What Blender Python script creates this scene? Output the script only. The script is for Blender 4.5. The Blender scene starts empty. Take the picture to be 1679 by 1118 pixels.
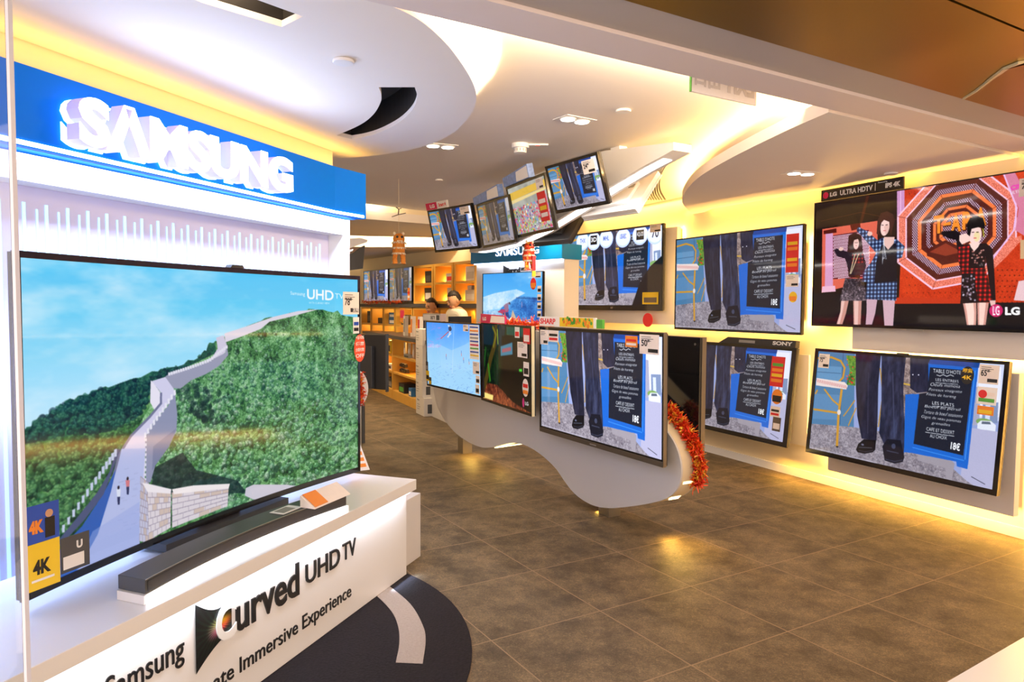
import bpy, math, random
import numpy as np
from mathutils import Vector, Matrix, noise
random.seed(4)
S = bpy.context.scene
COL = S.collection
R = math.radians
# ------------------------------------------------------------------ camera
CAMZ = 1.46
cd = bpy.data.cameras.new('camera'); cam = bpy.data.objects.new('camera', cd); COL.objects.link(cam)
cd.sensor_width = 36.0; cd.lens = 36.0 * 1165.0 / 1679.0; cd.clip_start = 0.05
cam.matrix_world = (Matrix.Translation((0, 0, CAMZ)) @ Matrix.Rotation(R(90 - 2.815), 4, 'X') @ Matrix.Rotation(R(.33), 4, 'Z'))
S.camera = cam
# ------------------------------------------------------------------ world + exposure
W = bpy.data.worlds.new('world'); S.world = W; W.use_nodes = True
bg = W.node_tree.nodes['Background']; bg.inputs[0].default_value = (1.0, .77, .60, 1); bg.inputs[1].default_value = 2.6
S.view_settings.view_transform = 'Standard'; S.view_settings.look = 'None'
S.view_settings.exposure = 0.0; S.view_settings.gamma = 1.0; S.view_settings.use_curve_mapping = False
S.cycles.max_bounces = 7; S.cycles.diffuse_bounces = 4; S.cycles.glossy_bounces = 3
S.cycles.transmission_bounces = 6; S.cycles.transparent_max_bounces = 8
S.cycles.sample_clamp_indirect = 4.0; S.cycles.use_denoising = True; S.cycles.caustics_reflective = False

def area(name, loc, size, power, color, direction, xdir=(1, 0, 0), spread=180):
    l = bpy.data.lights.new(name, 'AREA'); l.shape = 'RECTANGLE'; l.size, l.size_y = size
    l.energy = power; l.color = color; l.spread = R(spread)
    o = bpy.data.objects.new(name, l); COL.objects.link(o)
    z = -Vector(direction).normalized(); x = Vector(xdir); x = (x - z * x.dot(z)).normalized(); y = z.cross(x)
    m = Matrix((x, y, z)).transposed().to_4x4(); m.translation = Vector(loc); o.matrix_world = m
    return o
def spot(name, loc, power, color, angle=100, blend=.6, direction=(0, 0, -1)):
    l = bpy.data.lights.new(name, 'SPOT'); l.energy = power; l.color = color; l.spot_size = R(angle); l.spot_blend = blend
    l.shadow_soft_size = .04
    o = bpy.data.objects.new(name, l); COL.objects.link(o); o.location = loc
    o.rotation_euler = Vector(direction).to_track_quat('-Z', 'Y').to_euler(); return o
WARM = (1.0, .56, .14); AMBER = (1.0, .45, .04); SOFT = (1.0, .74, .46); COOL = (.62, .75, 1.0)

# ------------------------------------------------------------------ layout helpers (photo pixel -> point on a known real surface)
_F = np.array([0, math.cos(R(2.815)), -math.sin(R(2.815))]); _X0 = np.array([1., 0, 0]); _U0 = np.cross(_X0, _F)
_X = math.cos(R(.33)) * _X0 + math.sin(R(.33)) * _U0; _U = -math.sin(R(.33)) * _X0 + math.cos(R(.33)) * _U0
_C = np.array([0, 0, CAMZ])
def ray(px, py): return _F + _X * (px - 839.5) / 1165. - _U * (py - 559) / 1165.
def onZ(px, py, z=0.): d = ray(px, py); return tuple(_C + d * (z - CAMZ) / d[2])
def onY(px, py, Y): d = ray(px, py); return tuple(_C + d * Y / d[1])
def proj(q): q = np.asarray(q, float) - _C; d = q @ _F; return (839.5 + 1165 * (q @ _X) / d, 559 - 1165 * (q @ _U) / d)
class Plane:
    """vertical plane through p0, running ang degrees right of +Y; local s along it, z up, y = away from the side we look from"""
    def __init__(s, p0, yaw):
        s.p0 = np.array([p0[0], p0[1], 0.]); a = R(yaw); s.yaw = yaw
        s.r = np.array([math.sin(a), math.cos(a), 0]); s.n = np.array([math.cos(a), -math.sin(a), 0])   # n faces the viewer side
    def hit(s, px, py, off=0.):   # -> (s, z) at distance off in front of the plane
        d = ray(px, py); p = s.p0 + s.n * off; t = ((p - _C) @ s.n) / (d @ s.n); q = _C + d * t
        return float((q - s.p0) @ s.r), float(q[2])
    def pt(s, a, z, off=0.): q = s.p0 + s.r * a + s.n * off; return (q[0], q[1], z)
    @property
    def rz(s): return R(90 - s.yaw)

# ------------------------------------------------------------------ materials
MATS = {}
def mat(name, col=(.8, .8, .8), rough=.5, metal=0., emit=None, strength=0., spec=.5, noise_amt=0., noise_scale=8., bump=0., trans=0., coat=0.):
    if name in MATS: return MATS[name]
    m = bpy.data.materials.new(name); m.use_nodes = True; nt = m.node_tree; b = nt.nodes['Principled BSDF']
    b.inputs['Base Color'].default_value = (*col, 1); b.inputs['Roughness'].default_value = rough; b.inputs['Metallic'].default_value = metal
    b.inputs['Specular IOR Level'].default_value = spec; b.inputs['Transmission Weight'].default_value = trans; b.inputs['Coat Weight'].default_value = coat
    if emit: b.inputs['Emission Color'].default_value = (*emit, 1); b.inputs['Emission Strength'].default_value = strength
    if noise_amt or bump:
        tc = nt.nodes.new('ShaderNodeTexCoord'); n = nt.nodes.new('ShaderNodeTexNoise'); n.inputs['Scale'].default_value = noise_scale; n.inputs['Detail'].default_value = 5
        nt.links.new(tc.outputs['Object'], n.inputs['Vector'])
        if noise_amt:
            mx = nt.nodes.new('ShaderNodeMixRGB'); mx.inputs[1].default_value = tuple(c * (1 - noise_amt) for c in col) + (1,)
            mx.inputs[2].default_value = tuple(min(1, c * (1 + noise_amt)) for c in col) + (1,)
            nt.links.new(n.outputs['Fac'], mx.inputs[0]); nt.links.new(mx.outputs[0], b.inputs['Base Color'])
        if bump:
            bp = nt.nodes.new('ShaderNodeBump'); bp.inputs['Strength'].default_value = bump; bp.inputs['Distance'].default_value = .005
            nt.links.new(n.outputs['Fac'], bp.inputs['Height']); nt.links.new(bp.outputs[0], b.inputs['Normal'])
    MATS[name] = m; return m
def M(name): return MATS[name]
mat('ceiling_paint', (.88, .83, .80), .75, noise_amt=.01)
mat('wall_paint', (.88, .78, .58), .6, noise_amt=.01)
mat('white_lacquer', (.84, .83, .84), .3, noise_amt=.01, noise_scale=3)
mat('board_grey', (.74, .69, .66), .45)
mat('grey_lacquer', (.68, .66, .66), .35, noise_amt=.02, noise_scale=3)
mat('cream_rim', (.80, .68, .46), .5, noise_amt=.02)
mat('slot_black', (.012, .01, .01), .6)
mat('black_gloss', (.008, .008, .010), .12, coat=.3)
mat('black_matte', (.022, .022, .026), .45)
mat('dark_plastic', (.045, .047, .055), .32)
mat('charcoal', (.07, .075, .085), .4)
mat('silver', (.55, .54, .53), .3, metal=.8)
mat('steel', (.62, .60, .55), .28, metal=1.)
mat('bezel_bronze', (.20, .17, .14), .3, metal=.7)
mat('sign_blue', (.0, .20, .95), .5, spec=.12, noise_amt=.02)
mat('sign_blue_far', (.0, .20, .55), .35)
mat('letter_face', (.9, .9, .95), .4, emit=(.92, .96, 1.), strength=2.6)
mat('letter_side', (.60, .55, .85), .4, emit=(.55, .5, .95), strength=.35)
mat('letter_halo', (.9, .9, .95), .4, emit=(.45, .85, 1.), strength=2.6)
mat('letter_far', (.9, .9, .95), .4, emit=(.9, .96, 1.), strength=1.3)
mat('led_cool', (1, 1, 1), .4, emit=(.80, .88, 1.), strength=5.)
mat('led_white', (1, 1, 1), .4, emit=(1., .97, .92), strength=3.)
mat('led_warm', (1, 1, 1), .4, emit=(1., .83, .42), strength=2.5)
mat('lamp_disc', (1, 1, 1), .4, emit=(1., .92, .75), strength=8.)
mat('cyan_slot', (.55, .9, .95), .4, emit=(.42, .85, .92), strength=.75)
mat('lavender_panel', (.66, .68, .98), .4, noise_amt=.01)
mat('print_black', (.012, .012, .014), .4)
mat('print_white', (.85, .85, .85), .5)
mat('print_red', (.75, .03, .03), .5)
mat('sticker_coral', (.88, .10, .035), .5)
mat('print_magenta', (.62, .01, .10), .4)
mat('print_blue', (.02, .08, .5), .5)
mat('header_blue', (.22, .34, .80), .4, noise_amt=.5, noise_scale=40)
mat('print_orange', (.90, .28, .03), .5)
mat('print_yellow', (.90, .62, .03), .5)
mat('print_green', (.10, .42, .06), .5)
mat('paper', (.95, .86, .82), .6, noise_amt=.04, noise_scale=60)
mat('paper_white', (.95, .93, .93), .6, noise_amt=.03, noise_scale=40)
mat('edge_glint', (.75, .78, .95), .3, spec=.8)
mat('glass', (.96, .98, 1.), .02, trans=1.)
mat('orange_wood', (.74, .40, .07), .45, noise_amt=.12, noise_scale=5)
mat('counter_dark', (.05, .05, .06), .3)
mat('gold_ceiling', (.32, .185, .004), .34, metal=1., noise_amt=.02, noise_scale=1.5)
mat('pale_gold', (.95, .80, .45), .2, metal=.3)
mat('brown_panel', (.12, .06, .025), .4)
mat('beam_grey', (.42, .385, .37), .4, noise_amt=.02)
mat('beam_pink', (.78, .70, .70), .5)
mat('skin', (.62, .34, .20), .55, noise_amt=.05, noise_scale=30)
mat('hair', (.016, .009, .006), .6, bump=.4, noise_scale=120)
mat('shirt_cream', (.78, .72, .60), .8, noise_amt=.04, noise_scale=20)
mat('shirt_dark', (.12, .12, .16), .8)
mat('trousers', (.03, .03, .05), .8)
mat('lion_orange', (.90, .25, .03), .8, noise_amt=.5, noise_scale=30)
mat('lion_white', (.82, .70, .52), .9, noise_amt=.1, noise_scale=60)
mat('cardboard_white', (.72, .68, .64), .7, noise_amt=.05, noise_scale=12)
mat('label_grey', (.30, .29, .28), .6)
mat('box_blue', (.03, .16, .42), .5)
mat('packet_white', (.74, .62, .50), .5, noise_amt=.2, noise_scale=30)
def tinsel_mat():
    m = bpy.data.materials.new('tinsel'); m.use_nodes = True; nt = m.node_tree; b = nt.nodes['Principled BSDF']
    tc = nt.nodes.new('ShaderNodeTexCoord'); n = nt.nodes.new('ShaderNodeTexWhiteNoise'); v = nt.nodes.new('ShaderNodeTexVoronoi'); v.inputs['Scale'].default_value = 45
    nt.links.new(tc.outputs['Object'], v.inputs['Vector']); r = nt.nodes.new('ShaderNodeValToRGB')
    sp = nt.nodes.new('ShaderNodeSeparateColor'); nt.links.new(v.outputs['Color'], sp.inputs[0]); nt.links.new(sp.outputs[0], r.inputs[0])
    e = r.color_ramp.elements; e[0].color = (.75, .03, .01, 1); e[1].color = (.95, .55, .05, 1); e[1].position = .95
    x = e.new(.7); x.color = (.92, .08, .01, 1)
    nt.links.new(r.outputs[0], b.inputs['Base Color']); b.inputs['Metallic'].default_value = .35; b.inputs['Roughness'].default_value = .3
    MATS['tinsel'] = m
tinsel_mat()
def floor_mat():
    m = bpy.data.materials.new('floor_tiles'); m.use_nodes = True; nt = m.node_tree; b = nt.nodes['Principled BSDF']; L = nt.links.new; N = nt.nodes.new
    T = .599; y = R(59.0); tc = N('ShaderNodeTexCoord'); sx = N('ShaderNodeSeparateXYZ'); L(tc.outputs['Object'], sx.inputs[0])
    def math_(op, a, b_=None):
        n = N('ShaderNodeMath'); n.operation = op
        for i, v in enumerate((a, b_)):
            if v is None: continue
            if isinstance(v, (int, float)): n.inputs[i].default_value = v
            else: L(v, n.inputs[i])
        return n.outputs[0]
    def coord(ax, ay, off):
        return math_('ADD', math_('ADD', math_('MULTIPLY', sx.outputs[0], ax / T), math_('MULTIPLY', sx.outputs[1], ay / T)), 100 - off)
    u = coord(math.sin(y), math.cos(y), 3.4926); v = coord(-math.cos(y), math.sin(y), 6.4167)
    def edge(c): f = math_('FRACT', c); return math_('MINIMUM', f, math_('SUBTRACT', 1.0, f))
    e = math_('MINIMUM', edge(u), edge(v)); g = math_('LESS_THAN', e, .0048)
    cx = N('ShaderNodeCombineXYZ'); L(math_('FLOOR', u), cx.inputs[0]); L(math_('FLOOR', v), cx.inputs[1])
    wn = N('ShaderNodeTexWhiteNoise'); L(cx.outputs[0], wn.inputs['Vector'])
    ad = N('ShaderNodeVectorMath'); ad.operation = 'MULTIPLY_ADD'; L(wn.outputs['Color'], ad.inputs[0]); ad.inputs[1].default_value = (9, 9, 9); L(tc.outputs['Object'], ad.inputs[2])
    n1 = N('ShaderNodeTexNoise'); n1.inputs['Scale'].default_value = 5; n1.inputs['Detail'].default_value = 9; n1.inputs['Roughness'].default_value = .7; L(ad.outputs[0], n1.inputs['Vector'])
    n2 = N('ShaderNodeTexNoise'); n2.inputs['Scale'].default_value = 60; n2.inputs['Detail'].default_value = 4; n2.inputs['Distortion'].default_value = 2.5; L(ad.outputs[0], n2.inputs['Vector'])
    r = N('ShaderNodeValToRGB'); e_ = r.color_ramp.elements; e_[0].position = .36; e_[1].position = .66
    e_[0].color = (.040, .029, .016, 1); e_[1].color = (.142, .104, .060, 1); L(n1.outputs['Fac'], r.inputs[0])
    r2 = N('ShaderNodeValToRGB'); r2.color_ramp.elements[0].position = .45; r2.color_ramp.elements[1].position = .75
    r2.color_ramp.elements[0].color = (1, 1, 1, 1); r2.color_ramp.elements[1].color = (2.3, 2.2, 2.1, 1); L(n2.outputs['Fac'], r2.inputs[0])
    mu = N('ShaderNodeMixRGB'); mu.blend_type = 'MULTIPLY'; mu.inputs[0].default_value = 1; L(r.outputs[0], mu.inputs[1]); L(r2.outputs[0], mu.inputs[2])
    mg = N('ShaderNodeMixRGB'); L(g, mg.inputs[0]); L(mu.outputs[0], mg.inputs[1]); mg.inputs[2].default_value = (.26, .18, .11, 1)
    L(mg.outputs[0], b.inputs['Base Color'])
    ro = N('ShaderNodeMapRange'); L(n1.outputs['Fac'], ro.inputs[0]); b.inputs['Specular IOR Level'].default_value = .38; ro.inputs[3].default_value = .50; ro.inputs[4].default_value = .70; L(ro.outputs[0], b.inputs['Roughness'])
    bp = N('ShaderNodeBump'); bp.inputs['Strength'].default_value = .25; bp.inputs['Distance'].default_value = .003; L(n2.outputs['Fac'], bp.inputs['Height']); L(bp.outputs[0], b.inputs['Normal'])
    MATS['floor_tiles'] = m
floor_mat()
def rug_mat():
    mat('rug_dark', (.018, .016, .020), .95, noise_amt=.5, noise_scale=90, bump=1.0, spec=.1)
    mat('rug_pale', (.40, .34, .31), .95, noise_amt=.18, noise_scale=90, bump=1.0, spec=.1)
rug_mat()
def screen_mat():
    m = bpy.data.materials.new('screen_picture'); m.use_nodes = True; nt = m.node_tree; b = nt.nodes['Principled BSDF']
    a = nt.nodes.new('ShaderNodeAttribute'); a.attribute_name = 'picture'; b.inputs['Base Color'].default_value = (.004, .004, .005, 1)
    nt.links.new(a.outputs['Color'], b.inputs['Emission Color']); b.inputs['Emission Strength'].default_value = 1.0
    b.inputs['Roughness'].default_value = .06; m.cycles.emission_sampling = 'NONE'; MATS['screen_picture'] = m
screen_mat()
def sweet_mat():     # fan of rainbow rays round a dark ground on the curved emblem
    m = bpy.data.materials.new('emblem_rainbow'); m.use_nodes = True; nt = m.node_tree; b = nt.nodes['Principled BSDF']; L = nt.links.new; N = nt.nodes.new
    a = N('ShaderNodeAttribute'); a.attribute_name = 'picture'; L(a.outputs['Color'], b.inputs['Base Color']); b.inputs['Roughness'].default_value = .4
    MATS['emblem_rainbow'] = m
sweet_mat()

# ------------------------------------------------------------------ mesh builder
_txt = {}
def text_geo(s, bold=0., ext=0.):
    k = (s, bold, ext)
    if k not in _txt:
        c = bpy.data.curves.new('t', 'FONT'); c.body = s; c.size = 1; c.offset = bold; c.extrude = ext; c.resolution_u = 4
        o = bpy.data.objects.new('t', c); COL.objects.link(o); dg = bpy.context.evaluated_depsgraph_get()
        me = bpy.data.meshes.new_from_object(o.evaluated_get(dg)); bpy.data.objects.remove(o); bpy.data.curves.remove(c)
        n = len(me.vertices); v = np.empty(n * 3); me.vertices.foreach_get('co', v); v = v.reshape(-1, 3)
        f = [tuple(p.vertices) for p in me.polygons]; bpy.data.meshes.remove(me); _txt[k] = (v, f)
    return _txt[k]
class MB:
    def __init__(s): s.v = []; s.f = []
    def add(s, vs, fs): n = len(s.v); s.v += [tuple(map(float, v)) for v in vs]; s.f += [tuple(i + n for i in f) for f in fs]; return s
    def box(s, a, b, nx=1):
        x0, y0, z0 = a; x1, y1, z1 = b
        if nx == 1:
            return s.add([(x0, y0, z0), (x1, y0, z0), (x1, y1, z0), (x0, y1, z0), (x0, y0, z1), (x1, y0, z1), (x1, y1, z1), (x0, y1, z1)],
                         [(0, 3, 2, 1), (4, 5, 6, 7), (0, 1, 5, 4), (1, 2, 6, 5), (2, 3, 7, 6), (3, 0, 4, 7)])
        vs = []; fs = []
        for i in range(nx + 1):
            x = x0 + (x1 - x0) * i / nx; vs += [(x, y0, z0), (x, y1, z0), (x, y1, z1), (x, y0, z1)]
        for i in range(nx):
            for k in range(4): fs.append((4 * i + k, 4 * i + 4 + k, 4 * i + 4 + (k + 1) % 4, 4 * i + (k + 1) % 4)[::-1])
        fs += [(0, 1, 2, 3)[::-1], tuple(4 * nx + k for k in range(4))]
        return s.add(vs, fs)
    def prism(s, poly, a, b, axis='z'):
        n = len(poly)
        if axis == 'z': vs = [(x, y, a) for x, y in poly] + [(x, y, b) for x, y in poly]
        else: vs = [(x, a, z) for x, z in poly] + [(x, b, z) for x, z in poly]
        fs = [tuple(range(n))[::-1], tuple(range(n, 2 * n))] + [(i, (i + 1) % n, n + (i + 1) % n, n + i) for i in range(n)]
        return s.add(vs, fs)
    def disc(s, c, r, a, b, axis='z', n=28, ry=None):
        ry = ry or r; return s.prism([(c[0] + r * math.cos(2 * math.pi * i / n), c[1] + ry * math.sin(2 * math.pi * i / n)) for i in range(n)], a, b, axis)
    def tube(s, path, r, n=8):
        path = [Vector(p) for p in path]; rings = []; rr = r if isinstance(r, (list, tuple)) else [r] * len(path); up = Vector((.13, .21, .97)).normalized()
        for i, p in enumerate(path):
            t = (path[min(i + 1, len(path) - 1)] - path[max(i - 1, 0)]).normalized(); x = t.cross(up)
            if x.length < .05: x = t.cross(Vector((1, 0, 0)))
            x.normalize(); y = t.cross(x); rings += [p + (x * math.cos(2 * math.pi * k / n) + y * math.sin(2 * math.pi * k / n)) * rr[i] for k in range(n)]
        m = len(path); fs = [(i * n + k, i * n + (k + 1) % n, (i + 1) * n + (k + 1) % n, (i + 1) * n + k) for i in range(m - 1) for k in range(n)]
        fs += [tuple(range(n))[::-1], tuple(range((m - 1) * n, m * n))]; return s.add(rings, fs)
    def ell(s, c, r, nu=16, nv=10, mod=None):
        vs = []; fs = []
        for j in range(nv + 1):
            t = math.pi * j / nv
            for i in range(nu):
                p = 2 * math.pi * i / nu; d = Vector((math.sin(t) * math.cos(p), math.sin(t) * math.sin(p), math.cos(t))); k = mod(d) if mod else 1.
                vs.append((c[0] + r[0] * d.x * k, c[1] + r[1] * d.y * k, c[2] + r[2] * d.z * k))
        for j in range(nv):
            for i in range(nu): fs.append((j * nu + i, (j + 1) * nu + i, (j + 1) * nu + (i + 1) % nu, j * nu + (i + 1) % nu))
        return s.add(vs, fs)
    def text(s, t, x, z, w, h, y=0., ext=.001, bold=0., shear=0., mirror=False):
        """lettering standing in the xz plane, facing -y, filling the box x..x+w, z..z+h"""
        v, f = text_geo(t, bold, 1. if ext else 0.); mn = v.min(0); mx = v.max(0); sc = np.maximum(mx - mn, 1e-6)
        q = (v - mn) / sc; X = x + (1 - q[:, 0] if mirror else q[:, 0]) * w; X = X + q[:, 1] * shear * h; Z = z + q[:, 1] * h
        Y = y - (q[:, 2] * ext if ext else 0 * q[:, 2]); return s.add(np.c_[X, Y, Z], f)
    def build(s, name, material, parent=None, smooth=False, bevel=0., bend=None):
        me = bpy.data.meshes.new(name); vs = s.v
        if bend: w, sag = bend; vs = [(x, y + sag * (1 - (2 * x / w) ** 2), z) for x, y, z in vs]
        me.from_pydata(vs, [], s.f); me.materials.append(MATS[material]); me.update()
        o = bpy.data.objects.new(name, me); COL.objects.link(o)
        if parent: o.parent = parent
        if smooth:
            me.polygons.foreach_set('use_smooth', [True] * len(me.polygons))
        if bevel:
            bm = o.modifiers.new('b', 'BEVEL'); bm.width = bevel; bm.segments = 2; bm.limit_method = 'ANGLE'
        return o
def tag(o, label, cat=None, group=None, kind=None):
    if label: o['label'] = label
    if cat: o['category'] = cat
    if group: o['group'] = group
    if kind: o['kind'] = kind
    return o
def empty(name, loc, label, cat, yaw=None, tilt=0., group=None):
    o = bpy.data.objects.new(name, None); COL.objects.link(o); o.empty_display_size = .1; o.location = loc
    if yaw is not None: o.rotation_euler = (R(tilt), 0, R(90 - yaw))
    return tag(o, label, cat, group)
def struct(name, mb, m, **k):
    o = mb.build(name, m, **k); o['kind'] = 'structure'; return o
def copy_tree(o, parent=None):
    c = o.copy(); COL.objects.link(c)
    if parent: c.parent = parent
    for ch in list(o.children): copy_tree(ch, c)
    return c
def flat_shape(outer, holes, z0, z1):
    """horizontal slab with holes"""
    c = bpy.data.curves.new('f', 'CURVE'); c.dimensions = '2D'; c.fill_mode = 'BOTH'; c.extrude = (z1 - z0) / 2
    for poly in [outer] + holes:
        sp = c.splines.new('POLY'); sp.points.add(len(poly) - 1)
        for p, q in zip(sp.points, poly): p.co = (q[0], q[1], 0, 1)
        sp.use_cyclic_u = True
    o = bpy.data.objects.new('f', c); COL.objects.link(o); dg = bpy.context.evaluated_depsgraph_get()
    me = bpy.data.meshes.new_from_object(o.evaluated_get(dg)); bpy.data.objects.remove(o); bpy.data.curves.remove(c)
    mb = MB(); mb.add([(v.co.x, v.co.y, v.co.z + (z0 + z1) / 2) for v in me.vertices], [tuple(p.vertices) for p in me.polygons]); return mb
def spline(pts, n=8):
    out = []; P = [np.array(p, float) for p in pts]; P = [2 * P[0] - P[1]] + P + [2 * P[-1] - P[-2]]
    for i in range(1, len(P) - 2):
        for k in range(n):
            t = k / n; out.append(tuple(.5 * ((2 * P[i]) + (-P[i-1] + P[i+1]) * t + (2*P[i-1] - 5*P[i] + 4*P[i+1] - P[i+2]) * t*t + (-P[i-1] + 3*P[i] - 3*P[i+1] + P[i+2]) * t**3)))
    out.append(tuple(P[-2])); return out

# ------------------------------------------------------------------ pictures shown by the screens (drawn here, no files)
def s2l(c): c = np.asarray(c, float); return np.where(c <= .04045, c / 12.92, ((c + .055) / 1.055) ** 2.4)
rng = np.random.default_rng(7)
def fbm(h, w, cell, octs=4, sx=1.):
    out = np.zeros((h, w)); amp = 1.; tot = 0
    for o in range(octs):
        c = max(cell / 2 ** o, 1.3); gh = int(h / c) + 3; gw = int(w / (c * sx)) + 3; g = rng.random((gh, gw))
        yy = np.arange(h) / c; xx = np.arange(w) / (c * sx); y0 = yy.astype(int); x0 = xx.astype(int); fy = (yy - y0)[:, None]; fx = (xx - x0)[None]
        fy = fy * fy * (3 - 2 * fy); fx = fx * fx * (3 - 2 * fx)
        a = g[y0][:, x0]; b = g[y0][:, x0 + 1]; c_ = g[y0 + 1][:, x0]; d = g[y0 + 1][:, x0 + 1]
        out += amp * ((a * (1 - fx) + b * fx) * (1 - fy) + (c_ * (1 - fx) + d * fx) * fy); tot += amp; amp *= .6
    return out / tot
def homog(src, dst):
    A = []
    for (x, y), (u, v) in zip(src, dst): A += [[x, y, 1, 0, 0, 0, -u * x, -u * y, -u], [0, 0, 0, x, y, 1, -v * x, -v * y, -v]]
    return np.linalg.svd(np.array(A))[2][-1].reshape(3, 3)
class Canvas:
    def __init__(s, w, h, quad=None, bgc=(0, 0, 0)):
        s.w, s.h = w, h; s.a = np.zeros((h, w, 3)) + np.array(bgc) / 255.
        s.H = homog(quad, [(0, 0), (w, 0), (w, h), (0, h)]) if quad else None
    def m(s, pts):
        p = np.array(pts, float)
        if s.H is not None: q = np.c_[p, np.ones(len(p))] @ s.H.T; p = q[:, :2] / q[:, 2:]
        return p
    def mask(s, p):
        x0 = max(int(p[:, 0].min()) - 1, 0); x1 = min(int(p[:, 0].max()) + 2, s.w); y0 = max(int(p[:, 1].min()) - 1, 0); y1 = min(int(p[:, 1].max()) + 2, s.h)
        if x1 <= x0 or y1 <= y0: return None
        acc = np.zeros((y1 - y0, x1 - x0))
        for oy in (.25, .75):
            for ox in (.25, .75):
                X = (np.arange(x0, x1) + ox)[None]; Y = (np.arange(y0, y1) + oy)[:, None]; ins = np.zeros(acc.shape, bool)
                for i in range(len(p)):
                    xa, ya = p[i]; xb, yb = p[i - 1]
                    if ya == yb: continue
                    ins ^= ((ya > Y) != (yb > Y)) & (X < (xb - xa) * (Y - ya) / (yb - ya) + xa)
                acc += ins
        return (slice(y0, y1), slice(x0, x1)), acc / 4
    def put(s, mk, col, alpha=1., tex=None):
        if mk is None: return
        sl, k = mk; k = (k * alpha)[..., None]; c = tex[sl] if tex is not None else np.array(col) / 255.
        s.a[sl] = s.a[sl] * (1 - k) + c * k
    def poly(s, pts, col=(0, 0, 0), alpha=1., tex=None, raw=False): s.put(s.mask(np.array(pts, float) if raw else s.m(pts)), col, alpha, tex)
    def line(s, pts, wd, col, alpha=1., raw=False):
        p = np.array(pts, float) if raw else s.m(pts)
        for a, b in zip(p[:-1], p[1:]):
            d = b - a; L = np.hypot(*d)
            if L < 1e-6: continue
            n = np.array([-d[1], d[0]]) / L * wd / 2; e = d / L * wd * .3; s.put(s.mask(np.array([a - e + n, b + e + n, b + e - n, a - e - n])), col, alpha)
    def oval(s, c, rx, ry, col, alpha=1., rot=0., raw=False):
        c = np.array(c, float) if raw else s.m([c])[0]; t = np.linspace(0, 2 * np.pi, 25)[:-1]; x = rx * np.cos(t); y = ry * np.sin(t); k = R(rot)
        s.put(s.mask(np.c_[c[0] + x * np.cos(k) - y * np.sin(k), c[1] + x * np.sin(k) + y * np.cos(k)]), col, alpha)
    def text(s, t, quad, col, bold=0., alpha=1.):
        """quad TL TR BR BL in source coordinates"""
        v, f = text_geo(t, bold, 0.); mn = v.min(0)[:2]; mx = v.max(0)[:2]; q = (v[:, :2] - mn) / np.maximum(mx - mn, 1e-6); q[:, 1] = 1 - q[:, 1]
        Hq = homog([(0, 0), (1, 0), (1, 1), (0, 1)], quad); z = np.c_[q, np.ones(len(q))] @ Hq.T; p = s.m(z[:, :2] / z[:, 2:])
        acc = np.zeros((s.h, s.w))
        for fc in f:
            mk = s.mask(p[list(fc)])
            if mk: acc[mk[0]] = np.maximum(acc[mk[0]], 0) + mk[1]
        acc = np.clip(acc, 0, 1) * alpha; s.a = s.a * (1 - acc[..., None]) + np.array(col) / 255. * acc[..., None]
    def blur(s, n=1):
        for _ in range(n):
            p = np.pad(s.a, ((1, 1), (1, 1), (0, 0)), mode='edge'); s.a = (p[1:-1, 1:-1] * 2 + p[:-2, 1:-1] + p[2:, 1:-1] + p[1:-1, :-2] + p[1:-1, 2:]) / 6
def foliage(h, w, cols, cell=10):
    a = fbm(h, w, cell, 4); b = fbm(h, w, cell * 5, 2); f = fbm(h, w, 2.2, 1); t = np.clip((a * .62 + b * .28 + f * .25 - .28) / .58, 0, 1)
    ks = np.linspace(0, 1, len(cols)); c = np.array(cols) / 255.; return np.stack([np.interp(t, ks, c[:, i]) for i in range(3)], -1)
def screen_mesh(cv, w, h, sag=0., gain=1.):
    H_, W_ = cv.h, cv.w; xs = np.linspace(-w / 2, w / 2, W_ + 1); zs = np.linspace(h, 0, H_ + 1); X, Z = np.meshgrid(xs, zs)
    Y = sag * (1 - (2 * X / w) ** 2); co = np.stack([X, Y, Z], -1).reshape(-1, 3).astype(np.float32)
    i = np.arange(H_)[:, None] * (W_ + 1) + np.arange(W_)[None]; q = np.stack([i, i + W_ + 1, i + W_ + 2, i + 1], -1).reshape(-1, 4).astype(np.int32)
    me = bpy.data.meshes.new('screen'); me.vertices.add(len(co)); me.vertices.foreach_set('co', co.ravel()); me.loops.add(q.size); me.loops.foreach_set('vertex_index', q.ravel())
    me.polygons.add(len(q)); me.polygons.foreach_set('loop_start', np.arange(0, q.size, 4, dtype=np.int32)); me.update(calc_edges=True)
    p = np.pad(cv.a, ((1, 1), (1, 1), (0, 0)), mode='edge'); vc = (p[:-1, :-1] + p[1:, :-1] + p[:-1, 1:] + p[1:, 1:]) / 4
    at = me.color_attributes.new('picture', 'FLOAT_COLOR', 'POINT'); c = np.ones((len(co), 4), np.float32); c[:, :3] = s2l(np.clip(vc, 0, 1)).reshape(-1, 3) * gain
    at.data.foreach_set('color', c.ravel()); me.materials.append(MATS['screen_picture']); return me

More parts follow.
